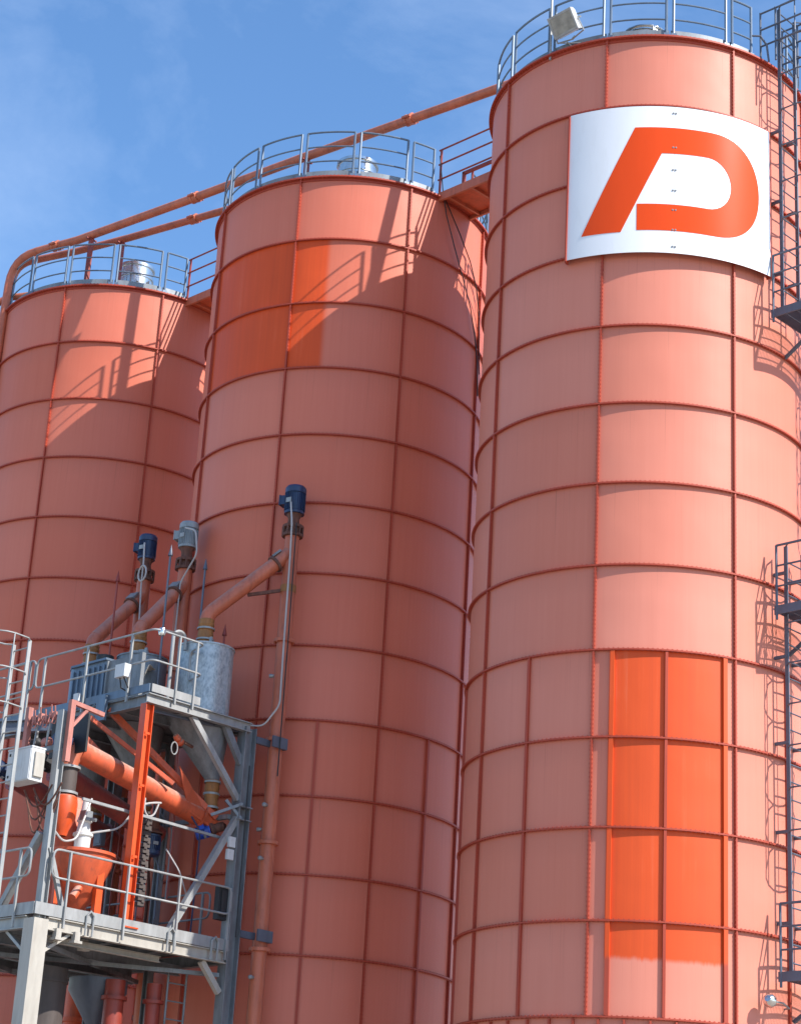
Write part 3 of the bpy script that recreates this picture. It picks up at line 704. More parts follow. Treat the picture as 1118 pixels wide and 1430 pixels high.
# upper deck
UA = -31.2
deck(UA, u0, 20.67, v1, ZU, 'galv', 'galv', 'upper_deck')
part(MB().ibeam(P(u0-.06, 20.66, ZU-.11), P(u0-.06, v1-.02, ZU-.11), .12, .17, .016), 'beam', 'galv')
part(MB().ibeam(P(UA, 20.74, ZU-.13), P(u0-.13, 20.74, ZU-.13), .12, .20, .016), 'beam', 'galv_dark')
part(MB().ibeam(P(UA, v1-.1, ZU-.13), P(u0-.25, v1-.1, ZU-.13), .12, .20, .016), 'beam', 'galv_dark')
part(MB().ibeam(P(-30.4, 19.0, ZU-.52), P(-28.55, 20.6, ZU-.3), .14, .22, .016), 'beam', 'steel_dark')
part(MB().bx(u0-.01, u0+.01, 20.70, 21.78, ZU+.0, ZU+.14), 'toe_board', 'galv')
part(MB().bx(UA, u0-.02, 20.66, 20.68, ZU+.0, ZU+.14), 'toe_board', 'galv_blue')
for uu in (-27.4, -28.4, -29.4, -30.4): part(MB().ibeam(P(uu, 20.8, ZU-.12), P(uu, v1-.16, ZU-.12), .08, .15, .012), 'beam', 'galv_dark')
part(MB().ibeam(P(u0-.2, v1-.1, 10.55), P(u0-.2, 20.7, 10.45), .05, .05), 'beam', 'steel_dark')
part(MB().bx(-27.8, -27.55, 20.6, 20.66, ZU-.36, ZU+.10), 'gusset', 'galv_blue')
part(MB().box(P(-28.34, 20.56, ZU+.15), U*.07, V*.02, Z*.07), 'beam_end', 'white')
# guardrails: each run is a part, posts are its sub-parts
def guard(pts, posts, z, mat='galv', drop=.0, radius=.019, mids=(.62,), top=1.1, rounded=True, name='guardrail'):
    b = MB()
    p3 = [P(p[0], p[1], z+top) for p in pts]
    if rounded:
        a, c = Vec(p3[0]), Vec(p3[-1]); zt = z+top; zm = z+mids[0]
        lo = [P(p[0], p[1], zm) for p in pts]
        loop = p3 + lo[::-1]
        # rounded loop ends
        ring = []
        n = len(loop)
        for i in range(n):
            q0, q1, q2 = loop[i-1], loop[i], loop[(i+1) % n]
            r_ = .13 if min((q0-q1).length, (q2-q1).length) > .2 else .05
            s_ = q1+(q0-q1).normalized()*r_; e_ = q1+(q2-q1).normalized()*r_
            for k in range(5):
                t = k/4; ring.append(s_*(1-t)**2 + q1*2*t*(1-t) + e_*t*t)
        b.tube(ring, radius, 7, closed=True)
    else:
        b.tube(p3, radius, 7)
        for h in mids: b.tube([P(p[0], p[1], z+h) for p in pts], radius*.85, 7)
    g = part(b, name, mat)
    for (uu, vv) in posts:
        build(MB().beam(P(uu, vv, z-drop), P(uu, vv, z+top), .045, .03, up=V), 'post', mat, g)
    return g
guard([(u0+.03, v0+.22), (u0+.03, v1-.2)], [(u0+.035, v0+.55), (u0+.035, v0+1.75), (u0+.035, v0+2.85), (u0+.035, v1-.24)], ZD, drop=.22, top=1.0, mids=(.55,))
guard([(u0-.22, v0-.03), (-28.3, v0-.03)], [(u0-.5, v0-.035), (-27.9, v0-.035)], ZD, drop=.25, top=1.0, mids=(.55,))
guard([(-28.35, v0-.03), (-31.2, v0-.03)], [(-28.8, v0-.035), (-30.5, v0-.035)], ZD, drop=.25, top=1.0, mids=(.55,))
guard([(-29.75, 20.64), (u0+.02, 20.64), (u0+.02, 21.75), (-26.95, 21.9)], [(-29.5, 20.63), (-28.25, 20.63), (-27.0, 20.63), (u0+.02, 21.2), (u0+.02, 21.6)], ZU, drop=.12, rounded=True, mids=(.55,))
guard([(-31.1, 20.64), (-29.8, 20.64)], [(-30.6, 20.63), (-29.95, 20.63)], ZU, drop=.12, mids=(.55,))
# hooks of the deck clamps
for vv in (v0+1.0, v0+2.7, v1-.55):
    part(MB().tube([P(u0+.03, vv, ZD-.26), P(u0+.04, vv, ZD+.06), P(u0+.04, vv+.07, ZD+.13), P(u0+.04, vv+.14, ZD+.06), P(u0+.03, vv+.14, ZD-.26)], .018, 6), 'clamp', 'galv')
# small light gear on deck edge beams
for (uu, vv) in ((u0+.0, v0+.48), (u0-.0, v0+.85), (u0-.5, v0+1.4)): part(MB().box(P(uu, vv, ZD-.30), U*.05, V*.05, Z*.07).box(P(uu+.01, vv, ZD-.39), U*.07, V*.08, Z*.02), 'bracket', 'cream')

# caged access ladder at the tower's left side
def LT(t, o, z): return P(-27.55+t*.0+o*-1*0 + t, 18.72-o, z)
tc0 = Vec((0, 0, 0))
def TF(t, o, z): return P(-27.12+t, 18.45-(o-3.12), z)
caged_ladder(0, 6.6, 11.12, 'pale galvanised caged ladder at the left edge beside the tower', 9.95, 'galv', frame=TF, group=None, w=.22)
b = MB(); b.tube([P(-27.1, 18.7, 10.75), P(-27.0, 18.8, 10.72), P(-26.9, 19.0, 10.5), P(-26.9, 19.0, 10.2), P(-26.95, 18.9, 10.0), P(-27.3, 18.7, 9.9)], .02, 6)

# brackets holding the tall screw pipe
for zz in (10.42, 7.0):
    part(MB().beam(P(u0-.02, v1+.1, zz), P(u0-.02, v1+.60, zz), .06, .12).box(P(u0+.02, v1+.62, zz), U*.20, V*.035, Z*.10).box(P(u0+.20, v1+.46, zz), U*.02, V*.15, Z*.10), 'pipe_bracket', 'steel_dark')

# ------------------------------------------------------------------ hoppers on the upper deck
def hopper(u, v, r, zt, zb, cone_z, off, mat, label, plate=None):
    th = thing('weigh_hopper', P(u, v, ZU), label, 'hopper', 'galvanised hoppers on the upper deck')
    b = MB(); b.lathe([(r, zb-ZU), (r, zt-ZU-.03), (r+.015, zt-ZU-.03), (r+.015, zt-ZU), (r-.02, zt-ZU), (.001, zt-ZU+.03)], P(u, v, ZU), n=40); build(b, 'drum', mat, th, 25)
    b = MB(); b.lathe([(.10, .16), (.10, .0)], P(u, v, zt), n=16); 
    build(b, 'lid_neck', 'galv', th)
    for q in (P(u+r*.55, v-r*.3, zt+.05), P(u-.2, v+r*.6, zt+.05)): build(MB().box(q, U*.03, V*.015, Z*.09), 'lifting_lug', 'galv', th)
    # eccentric cone
    k = 28; pts = []
    for i in range(k):
        a = 2*math.pi*i/k; pts.append(P(u-.06+(r+.10)*math.cos(a), v+(r+.10)*math.sin(a), zb-.05))
    for i in range(k):
        a = 2*math.pi*i/k; pts.append(P(u+off[0]+.11*math.cos(a), v+off[1]+.11*math.sin(a), cone_z))
    b = MB(); b.poly(pts, [(i, (i+1) % k, k+(i+1) % k, k+i) for i in range(k)]); build(b, 'cone', 'galv_dark', th)
    b = MB(); c = P(u+off[0], v+off[1], cone_z)
    b.lathe([(.115, .03), (.135, .03), (.135, 0), (.12, 0), (.125, -.06), (.135, -.12), (.12, -.17), (.14, -.20), (.14, -.23), (.12, -.30), (.125, -.42), (.14, -.44), (.14, -.47), (.1, -.47)], c, n=20); build(b, 'sleeve', 'ochre', th)
    for zz in (.0, -.215, -.455): build(MB().lathe([(.136, zz-.018), (.147, zz-.018), (.147, zz+.018), (.136, zz+.018)], c, n=20, closed=True), 'clamp_ring', 'galv', th)
    return th
hopper(-27.10, 22.38, .50, 12.02, 10.72, 9.62, (.12, .32), 'spangle', 'mottled galvanised hopper nearest the tall screw pipe')
hopper(-28.50, 22.05, .46, 11.98, 10.72, 9.5, (.1, .3), 'galv_dark', 'dull grey round hopper behind the small control box')
hopper(-29.95, 22.05, .42, 11.98, 10.72, 9.5, (.1, .3), 'galv_blue', 'blue grey hopper at the left end of the upper deck')
th = thing('box_tank', P(-28.9, 21.5, ZU), 'wide ribbed blue grey box tank on the upper deck', 'tank')
b = MB(); b.bx(-29.42, -28.45, 21.22, 21.70, ZU+.02, 11.74); build(b, 'body', 'galv_blue', th)
b = MB()
for k in range(7): b.bx(-29.40+k*.15, -29.37+k*.15, 21.185, 21.22, ZU+.1, 11.66)
b.bx(-29.46, -28.42, 21.17, 21.74, 11.74, 11.78); b.bx(-29.46, -28.42, 21.17, 21.22, ZU+.02, ZU+.09); build(b, 'ribs', 'galv_blue', th)
build(MB().lathe([(.001, 11.98), (.16, 11.96), (.17, 11.78)], P(-28.9, 21.5, 0), n=20), 'hatch', 'black', th)
b = MB(); b.bx(-28.44, -27.42, 21.24, 21.28, ZU+.02, 11.72); b.bx(-28.44, -28.40, 21.20, 21.24, ZU+.02, 11.72); b.bx(-27.46, -27.42, 21.20, 21.24, ZU+.02, 11.72)
solo(b, 'steel_screen', 'galv_dark', P(-28.0, 21.2, ZU), 'flat grey plate standing behind the upper deck rail', 'plate')
b = MB(); b.bx(-27.18, -26.92, 20.46, 20.60, ZU+.30, ZU+.53); tag(build(b, 'junction_box', 'white', None, 35, P(-27.05, 20.5, ZU+.4)), 'small white junction box on the upper deck railing', 'junction box')
b = MB(); b.tube([P(-27.1, 20.52, ZU+.30), P(-27.12, 20.58, ZU+.14), P(-27.0, 20.7, ZU+.05)], .012, 6).tube([P(-27.0, 20.52, ZU+.30), P(-26.97, 20.6, ZU+.15), P(-27.05, 20.72, ZU+.05)], .012, 6)
solo(b, 'cable', 'black', P(-27.05, 20.6, ZU+.1), 'black cables drooping under the small white junction box', 'cable')
# sack lying on the second hopper
b = MB(); bp = [P(-28.2, 21.72, 11.62), P(-27.75, 21.62, 11.64), P(-27.9, 21.55, 11.22), P(-28.0, 21.95, 11.66)]
b.poly([*bp, *[p+V*.03+Z*.02 for p in bp]], [(0, 2, 1), (0, 1, 3), (4, 5, 6), (4, 7, 5), (0, 3, 7, 4), (1, 5, 7, 3), (0, 4, 6, 2), (1, 2, 6, 5)])
solo(b, 'dust_sheet', 'dust', P(-28, 21.6, 11.5), 'dusty cloth flap hanging over the rim of the grey hopper', 'cloth')
# vertical rods
for (u, v, zt, mat, lab) in ((-27.55, 21.7, 13.75, 'steel_dark', 'thin rod with a silver tip beside the middle screw pipe'), (-29.05, 21.7, 13.55, 'redpaint', 'plain thin rod left of the screw pipes'), (-28.05, 22.95, 13.95, 'steel_dark', 'thin grey rod right of the grey motor'), (-26.9, 22.6, 12.35, 'redpaint', 'short red rod on the mottled hopper lid')):
    b = MB(); b.tube([P(u, v, ZU+.3 if zt > 12.5 else 12.0), P(u, v, zt)], .02, 7)
    b.lathe([(.045, 0), (.03, .08), (.001, .22)], P(u, v, zt-.05), n=10)
    solo(b, 'level_rod', mat, P(u, v, ZU+.3), lab, 'rod', 'thin rods standing on the upper deck')
# overflow hook pipe and bullet camera
b = MB(); hk = [P(-27.05, 21.56, ZU)]+[P(-27.05, 21.70-.14*math.cos(R(a)), 12.02+.14*math.sin(R(a))) for a in range(0, 181, 20)]+[P(-27.05, 21.84, 11.85)]
b.tube(hk, .032, 10); solo(b, 'vent_hook', 'galv', hk[0], 'grey gooseneck vent pipe behind the upper deck rail', 'vent pipe')
b = MB(); b.lathe([(.001, .08), (.05, .07), (.07, 0), (.05, -.06), (.001, -.07)], P(-26.42, 20.8, 11.80), n=14); b.tube([P(-26.42, 20.8, 11.85), P(-26.5, 21.3, 11.9)], .02, 6)
solo(b, 'dome_camera', 'stainless', P(-26.4, 20.8, 11.8), 'small silver dome beneath the top rail of the upper deck', 'camera')

# ------------------------------------------------------------------ vertical screw conveyors with motors
def motor(c, d, r, h, mat, side, parent, capmat=None):
    """finned electric motor standing on point c along direction d"""
    d = Vec(d).normalized(); c = Vec(c); b = MB()
    b.lathe([(.001, 0), (r*.95, 0), (r*.95, h*.08), (r*.88, h*.1), (r*.88, h*.72), (r*1.0, h*.73), (r*1.0, h*.90), (r*.86, h*.98), (.001, h)], c, n=24, axis=d)
    x = d.orthogonal().normalized(); y = d.cross(x)
    for k in range(28):
        a = 2*math.pi*k/28; e = x*math.cos(a)+y*math.sin(a); t = d.cross(e)
        b.box(c+e*r*.92+d*h*.41, e*r*.07, t*.004, d*h*.30)
    m_ = build(b, 'motor', mat, parent, 30)
    s = Vec(side).normalized(); s = (s-d*s.dot(d)).normalized(); t = d.cross(s)
    q_ = (s*.2-t if (s*.2-t).y < (s*.2+t).y else s*.2+t).normalized()
    build(MB().box(c+q_*r*1.0+d*h*.42, q_*.004, d.cross(q_)*r*.3, d*h*.08), 'rating_plate', 'galv', m_)
    build(MB().box(c+s*r*1.12+d*h*.52, s*r*.26, t*r*.42, d*h*.16).box(c+s*r*1.42+d*h*.52, s*.012, t*r*.46, d*h*.18), 'terminal_box', mat, m_)
    return m_
def screw(u, v, zt, zb, end, label, motmat, mscale=1.0, band=True):
    """zt: top of the pipe; end: where the spout meets the hopper"""
    th = thing('screw_conveyor', P(u, v, zb), label, 'screw conveyor', 'vertical screw conveyors with motors on top')
    r = .135
    b = MB(); b.tube([P(u, v, zb), P(u, v, zt)], r, 20); build(b, 'pipe', 'salmon', th)
    z = zt-2.05
    while z > zb+.5:
        b = MB(); b.lathe([(r, -.03), (r+.055, -.03), (r+.055, -.004), (r+.055, .004), (r+.055, .03), (r, .03)], P(u, v, z), n=24)
        for k in range(8):
            a = 2*math.pi*k/8; b.box(P(u+(r+.035)*math.cos(a), v+(r+.035)*math.sin(a), z), U*.01, V*.01, Z*.045)
        build(b, 'pipe_flange', 'salmon', th); z -= 1.86
    b = MB(); c = P(u, v, zt)
    b.lathe([(r, -.02), (r+.06, -.02), (r+.06, .03), (r+.015, .04), (r+.0, .14), (r+.06, .15), (r+.06, .20), (r-.02, .22), (r-.03, .34), (r+.0, .40), (r+.01, .44), (.02, .44)], c, n=20)
    for k in range(10):
        a = 2*math.pi*k/10; b.box(P(u+(r+.05)*math.cos(a), v+(r+.05)*math.sin(a), zt+.09), U*.016, V*.016, Z*.10)
    build(b, 'gearbox', 'rust', th)
    motor(P(u, v, zt+.43), Z, .20*mscale, .56*mscale, motmat, -U*.9-V*.35, th)
    # inclined spout
    s = P(u, v, zt-.32); e = Vec(end); d = (e-s).normalized()
    b = MB(); b.tube([s, e], r*.98, 20); build(b, 'spout', 'salmon', th)
    b = MB(); c = s+d*.40; b.lathe([(r, -.025), (r+.035, -.025), (r+.035, .025), (r, .025)], c, n=20, axis=d); build(b, 'spout_collar', 'rust', th)
    x = d.cross(Z).normalized(); y = x.cross(d)
    build(MB().box(s+d*.27+y*(r+.01), x*.10, d*.10, y*.02), 'inspection_hatch', 'galv_dark', th)
    # elbow and rubber sleeve down into the hopper
    b = MB(); b.tube([e-d*.05, e+d*.06-Z*.03, e+d*.09-Z*.12], r*.98, 20); build(b, 'elbow', 'salmon', th)
    q = e+d*.09-Z*.10; b = MB()
    b.lathe([(r, 0), (r+.01, -.02), (r-.0, -.06), (r+.015, -.10), (r-.0, -.15), (r+.02, -.16), (r+.02, -.20), (r, -.21), (r+.01, -.30), (r-.0, -.36), (r+.02, -.37), (r+.02, -.40), (r, -.41), (r-.01, -.52)], q, n=20); build(b, 'sleeve', 'ochre', th)
    for zz in (-.18, -.385): build(MB().lathe([(r+.015, zz-.015), (r+.028, zz-.015), (r+.028, zz+.015), (r+.015, zz+.015)], q, n=20, closed=True), 'clamp_ring', 'galv', th)
    if band: 
        b = MB(); b.lathe([(r+.004, -.07), (r+.012, -.07), (r+.012, .07), (r+.004, .07)], P(u, v, zt-1.05), n=20); build(b, 'band', 'ochre', th)
        build(MB().beam(P(u, v, zt-1.05), P(u-.4, v-.62, zt-1.25), .05, .06), 'stay', 'rust', th)
    return th
screw(-26.42, 23.62, 14.42, .3, P(-27.07, 22.38, 12.72), 'tall screw conveyor right of the tower with a blue grey motor', 'blue')
screw(-29.02, 23.25, 14.18, .3, P(-28.68, 22.10, 12.66), 'middle screw conveyor topped by a light grey motor', 'motor_grey', .95, band=False)
screw(-30.27, 23.25, 14.20, .3, P(-30.05, 22.08, 12.66), 'left screw conveyor topped by a dark blue motor', 'blue', .92, band=False)
# little blow-off stubs on the tall pipe
for zz, s in ((11.72, -1), (8.9, -1), (9.3, 1), (8.35, 1), (6.3, 1)):
    b = MB(); p = P(-26.42, 23.62, zz); a = -U*.12*1 if s < 0 else U*.13-V*.02; d = (-U*.8-V*.4 if s < 0 else U*.2-V*.9).normalized()
    b.lathe([(.001, .24), (.035, .23), (.04, .19), (.03, .17), (.03, .1)], p, n=10, axis=d)
    solo(b, 'sensor_stub', 'galv', p, {-1: 'small grey sensor poking left', 1: 'small grey sensor facing forward'}[s]+{11.72: ' high on the tall screw pipe', 8.9: ' halfway down the tall screw pipe', 9.3: ' under the upper pipe bracket', 8.35: ' midway between the pipe brackets', 6.3: ' below the lower pipe bracket'}[zz], 'sensor')
# cables
def cable(pts, r, label, mat='cable', bend=.12):
    o = solo(MB().tube(smooth_bend(pts, bend, 5), r, 6), 'cable', mat, pts[0], label, 'cable')
cable([P(-26.35, 23.45, 15.05), P(-26.22, 23.4, 14.6), P(-26.25, 23.45, 14.0), P(-26.24, 23.46, 12.0), P(-26.22, 23.46, 11.1), P(-26.5, 23.35, 10.72), P(-26.8, 23.12, 10.74)], .017, 'grey cable running down the tall screw pipe from its motor')
cable([P(-26.20, 23.5, 14.6), P(-26.18, 23.5, 12.4), P(-26.18, 23.5, 9.8)], .012, 'thin dark cable strapped along the tall screw pipe', 'black')
cable([P(-28.88, 23.05, 14.95), P(-28.5, 23.0, 14.8), P(-28.4, 23.0, 14.3), P(-28.82, 23.0, 13.8), P(-28.82, 23.0, 11.9)], .017, 'grey cable looping off the light grey motor')
cable([P(-30.12, 23.05, 14.9), P(-30.02, 23.0, 14.45), P(-30.02, 23.0, 14.0), P(-29.97, 23.02, 13.0)], .017, 'grey cable hanging from the dark blue motor')
b = MB(); b.tube([P(-30.0+.12*math.cos(R(a)), 22.98, 14.22+.16*math.sin(R(a))) for a in range(0, 360, 30)], .018, 6, closed=True)
solo(b, 'cable_coil', 'cable', P(-30, 22.98, 13.7), 'small coil of grey cable below the dark blue motor', 'cable coil')

# ------------------------------------------------------------------ inclined screws between the decks
def incl(s, e, r, label, mat):
    th = thing('inclined_screw', e, label, 'screw conveyor', 'inclined orange screws under the upper deck')
    s, e = Vec(s), Vec(e); d = (e-s).normalized()
    build(MB().tube([s, e], r, 24), 'tube', mat, th)
    build(MB().lathe([(r, -.02), (r+.05, -.02), (r+.05, .02), (r, .02)], s+d*.05, n=24, axis=d), 'tube_flange', mat, th)
    build(MB().lathe([(r, -.02), (r+.05, -.02), (r+.05, .02), (r, .02)], e-d*.3, n=24, axis=d), 'tube_flange', mat, th)
    return th, s, e, d
t1, s1, e1, d1 = incl(P(-27.2, 19.85, 9.62), P(-27.1, 22.85, 8.95), .188, 'large orange inclined screw passing behind the orange column', 'orange')
build(MB().tube([s1+d1*.12, s1+d1*.02-Z*.02-V*.06, s1-Z*.22-V*.12, s1-Z*.34-V*.12], .165, 18), 'outlet_elbow', 'salmon', t1)
q = s1-Z*.34-V*.12
build(MB().lathe([(.17, .02), (.20, .02), (.20, -.02), (.165, -.03), (.17, -.2), (.165, -.40), (.20, -.41), (.20, -.46), (.16, -.46)], q, n=20), 'outlet_sleeve', 'dark_brown', t1)
for zz in (-.0, -.435): build(MB().lathe([(.195, zz-.02), (.21, zz-.02), (.21, zz+.02), (.195, zz+.02)], q, n=20, closed=True), 'clamp_ring', 'galv', t1)
build(MB().lathe([(.16, -.46), (.21, -.50), (.23, -.62), (.22, -.85), (.13, -1.05), (.10, -1.15)], q, n=20), 'outlet_pot', 'orange_fresh', t1)
motor(s1-d1*.12, -d1, .14, .34, 'blue', U, t1)
build(MB().tube([e1-d1*.15, e1-d1*.05+Z*.12, e1-d1*.05+Z*.3], .14, 18), 'inlet_neck', 'orange', t1)
t2, s2, e2, d2 = incl(P(-28.4, 20.3, 9.55), P(-28.2, 22.6, 8.75), .19, 'second inclined screw deeper behind the large orange one', 'redpaint')
motor(s2-d2*.05, -d2, .14, .34, 'black', U, t2)
t3, s3, e3, d3 = incl(P(-29.6, 20.3, 9.55), P(-29.4, 22.6, 8.75), .19, 'third inclined screw farthest back under the upper deck', 'redpaint')
motor(s3-d3*.05, -d3, .14, .34, 'blue', U, t3)
# orange chute struts
for (a_, b_, lab, w_) in ((P(-27.6, 20.7, 10.55), P(-26.9, 22.75, 8.95), 'long orange strut sloping to the hopper outlet', .10),
                     (P(-27.7, 20.3, 10.4), P(-26.85, 21.7, 9.35), 'orange strut below the long one', .07),
                     (P(-27.9, 20.1, 10.3), P(-27.4, 21.0, 9.4), 'short dark orange strut near the black motor', .07)):
    solo(MB().angle(a_, b_, w_, .012), 'strut', 'orange', a_, lab, 'strut')
b = MB(); k = [P(-26.95, 21.9, 9.75), P(-26.95, 22.6, 9.05), P(-26.95, 22.95, 8.72), P(-26.95, 22.2, 9.0)]
b.poly(k+[p-U*.02 for p in k], [(0, 1, 2, 3), (7, 6, 5, 4), (0, 4, 5, 1), (1, 5, 6, 2), (2, 6, 7, 3), (3, 7, 4, 0)])
solo(b, 'chute_plate', 'orange', k[0], 'folded orange plate beside the hopper outlet', 'chute', smooth=0)
# orange receiving hopper on the lower deck
th = thing('orange_funnel', P(-27.25, 20.22, ZD), 'open orange funnel on legs on the lower deck', 'hopper')
cF = P(-27.25, 20.22, 0)
build(MB().lathe([(.56, 7.93), (.60, 7.93), (.60, 7.88), (.565, 7.88), (.54, 7.72), (.28, 7.14), (.12, 6.98), (.12, 6.86)], cF, n=36), 'cone', 'orange', th, 25)
build(MB().lathe([(.001, 7.97), (.2, 7.96), (.45, 7.945), (.56, 7.915)], cF, n=28), 'dust_lid', 'dust', th)
build(MB().tube([P(-27.0, 20.1, 7.35), P(-26.92, 19.9, 7.12)], .07, 14), 'side_spout', 'orange', th)
for a in (110, 230):
    build(MB().beam(cF+Vec((.46*math.cos(R(a)), .46*math.sin(R(a)), ZD)), cF+Vec((.46*math.cos(R(a)), .46*math.sin(R(a)), 7.85)), .08, .08), 'leg', 'orange_fresh', th)
build(MB().beam(P(-26.85, 20.35, ZD), P(-26.85, 20.35, 7.72), .13, .10).box(P(-26.85, 20.35, 7.72), U*.09, V*.09, Z*.02), 'leg', 'orange_fresh', th)
# orange dust duct / vertical drum behind the corner post
solo(MB().lathe([(.001, 8.95), (.2, 8.95), (.30, 8.8), (.42, 8.2), (.42, 6.75), (.001, 6.75)], P(-27.75, 20.3, 0), n=32), 'filter_drum', 'orange', P(-27.75, 20.3, 6.75), 'tapered orange drum standing behind the front corner post', 'drum')
# valve above the funnel
th = thing('butterfly_valve', P(-27.15, 20.2, 7.95), 'white dusty valve body standing over the open orange funnel', 'valve')
build(MB().lathe([(.13, 7.98), (.14, 8.18), (.17, 8.2), (.17, 8.24), (.12, 8.26), (.10, 8.42), (.13, 8.44), (.08, 8.62), (.06, 8.8)], P(-27.15, 20.15, 0), n=18), 'body', 'white', th)
build(MB().box(P(-27.05, 20.1, 8.52), U*.07, V*.08, Z*.08).tube([P(-27.1, 20.1, 8.5), P(-26.9, 20.2, 8.45)], .03, 8), 'actuator', 'galv_dark', th)
cable([P(-27.1, 20.2, 8.25), P(-26.9, 20.7, 8.4), P(-26.85, 21.0, 8.85), P(-26.8, 21.25, 8.95), P(-26.8, 21.45, 8.98)], .018, 'white air hose curving up from the valve to a crossbar', bend=.15)
cable([P(-26.8, 21.1, 9.0), P(-26.8, 21.1, 8.72), P(-26.8, 21.3, 8.68), P(-26.8, 21.4, 8.95)], .016, 'small loop of white hose hanging from the crossbar', bend=.15)
cable([P(-26.75, 19.2, 8.15), P(-26.8, 19.5, 7.95), P(-26.85, 19.8, 8.05), P(-26.95, 20.1, 8.8)], .018, 'white hose looping past the corner post')
# vertical cable chain behind column
b = MB()
for k in range(16):
    z = 7.25+k*.1; b.box(P(-27.0, 21.35, z), U*.05, V*.07, Z*.035)
    b.box(P(-26.94, 21.35+.03*(-1)**k, z+.05), U*.01, V*.03, Z*.02)
solo(b, 'cable_chain', 'dark_brown', P(-27, 21.35, 7.2), 'dark toothed cable chain hanging left of the orange column', 'cable chain')
# cabinet on a frame at left corner
th = thing('control_cabinet', P(-27.1, 18.8, 8.9), 'light grey control cabinet on the left side frame', 'cabinet')
build(MB().box(P(-26.98, 18.72, 9.05), U*.32, V*.13, Z*.27).box(P(-26.98, 18.72, 9.33), U*.33, V*.14, Z*.012), 'body', 'white', th)
build(MB().box(P(-26.98, 18.585, 9.05), U*.305, V*.008, Z*.255), 'door', 'white', th)
build(MB().box(P(-26.64, 18.74, 9.05), U*.02, V*.09, Z*.20), 'bracket', 'cream', th)
for zz in (8.88, 9.24): build(MB().box(P(-27.22, 18.572, zz), U*.015, V*.008, Z*.02), 'latch', 'black', th)
# primer coloured portal frame
th = thing('portal_frame', P(-26.6, 19.1, 8.7), 'rusty pink steel portal frame over the corner post', 'frame')
for (uu, vv) in ((-26.42, 19.10), (-27.45, 19.0)):
    build(MB().beam(P(uu, vv, 9.15), P(uu, vv, 10.18), .09, .09), 'post', 'pink', th)
build(MB().beam(P(-26.42, 19.1, 10.15), P(-26.42, 19.75, 10.08), .07, .07), 'arm', 'pink', th)
build(MB().beam(P(-26.42, 19.14, 9.75), P(-26.42, 19.42, 10.1), .05, .05), 'knee_brace', 'pink', th)
build(MB().beam(P(-27.5, 19.1, 9.42), P(-26.5, 19.1, 9.42), .10, .08).beam(P(-27.4, 19.05, 10.0), P(-26.9, 19.05, 9.95), .06, .06), 'crossbar', 'galv_dark', th)
# valves and gauges on the crossbar
b = MB()
for (uu, zz, s) in ((-27.3, 9.95, .07), (-27.15, 9.98, .06), (-27.0, 9.92, .06), (-26.85, 9.98, .05), (-26.75, 9.95, .06)):
    b.box(P(uu, 19.05, zz), U*s*.8, V*.05, Z*s); b.tube([P(uu, 19.02, zz+.03), P(uu+.03, 18.98, zz+.16)], .014, 6)
    b.tube([P(uu, 19.0, zz), P(uu+.02, 18.96, zz-.14), P(uu+.09, 18.97, zz-.16), P(uu+.13, 19.0, zz-.02)], .011, 6)
solo(b, 'valve_block', 'pink', P(-27, 19.05, 9.9), 'row of small pink valves with hoses under the beam end', 'valves')
b = MB(); b.tube([P(-27.2, 19.02, 9.9), P(-27.22, 19.0, 9.45)], .018, 6); b.tube([P(-26.85, 19.02, 9.9), P(-26.87, 19.0, 9.45)], .018, 6)
solo(b, 'hanger_rods', 'galv', P(-27, 19, 9.5), 'two pale hanger rods above the small pumps', 'rods')
for (uu, vv, zz, mt_, lab) in ((-27.0, 19.1, 9.56, 'pink', 'small pink pump on the crossbar above the cabinet'), (-26.72, 19.15, 9.62, 'blue', 'small blue actuator beside the pink pump'), (-27.3, 19.1, 9.58, 'black', 'small black pump at the left end of the crossbar')):
    th = thing('pump', P(uu, vv, zz), lab, 'pump', 'small pumps on the crossbar')
    build(MB().lathe([(.001, -.12), (.05, -.11), (.075, -.05), (.06, .02), (.08, .03), (.08, .06), (.04, .1), (.001, .11)], P(uu, vv, zz), n=14, axis=U), 'body', mt_, th)
    build(MB().tube([P(uu, vv, zz), P(uu, vv, zz+.13), P(uu+.05, vv-.03, zz+.18)], .02, 7), 'pipe_stub', 'galv', th)
solo(MB().bx(-27.75, -26.75, 19.7, 19.74, 9.5, 10.15), 'rubber_curtain', 'black', P(-27.3, 19.7, 9.5), 'black rubber sheet behind the hanger rods', 'sheet')
for (a_, l_, m_) in ((.0, 'drooping brown cables under the control cabinet', 'rust'), (.25, 'second bundle of drooping brown cables near the corner post', 'rust')):
    b = MB()
    for k in range(3):
        pts = [P(-27.25+a_+i/8*(.75-k*.1), 18.95+.05*k, 8.75-.12*k-.32*math.sin(math.pi*i/8)*(1+.25*k)) for i in range(9)]; b.tube(pts, .016, 6)
    solo(b, 'cable_bundle', m_, pts[0], l_, 'cables')
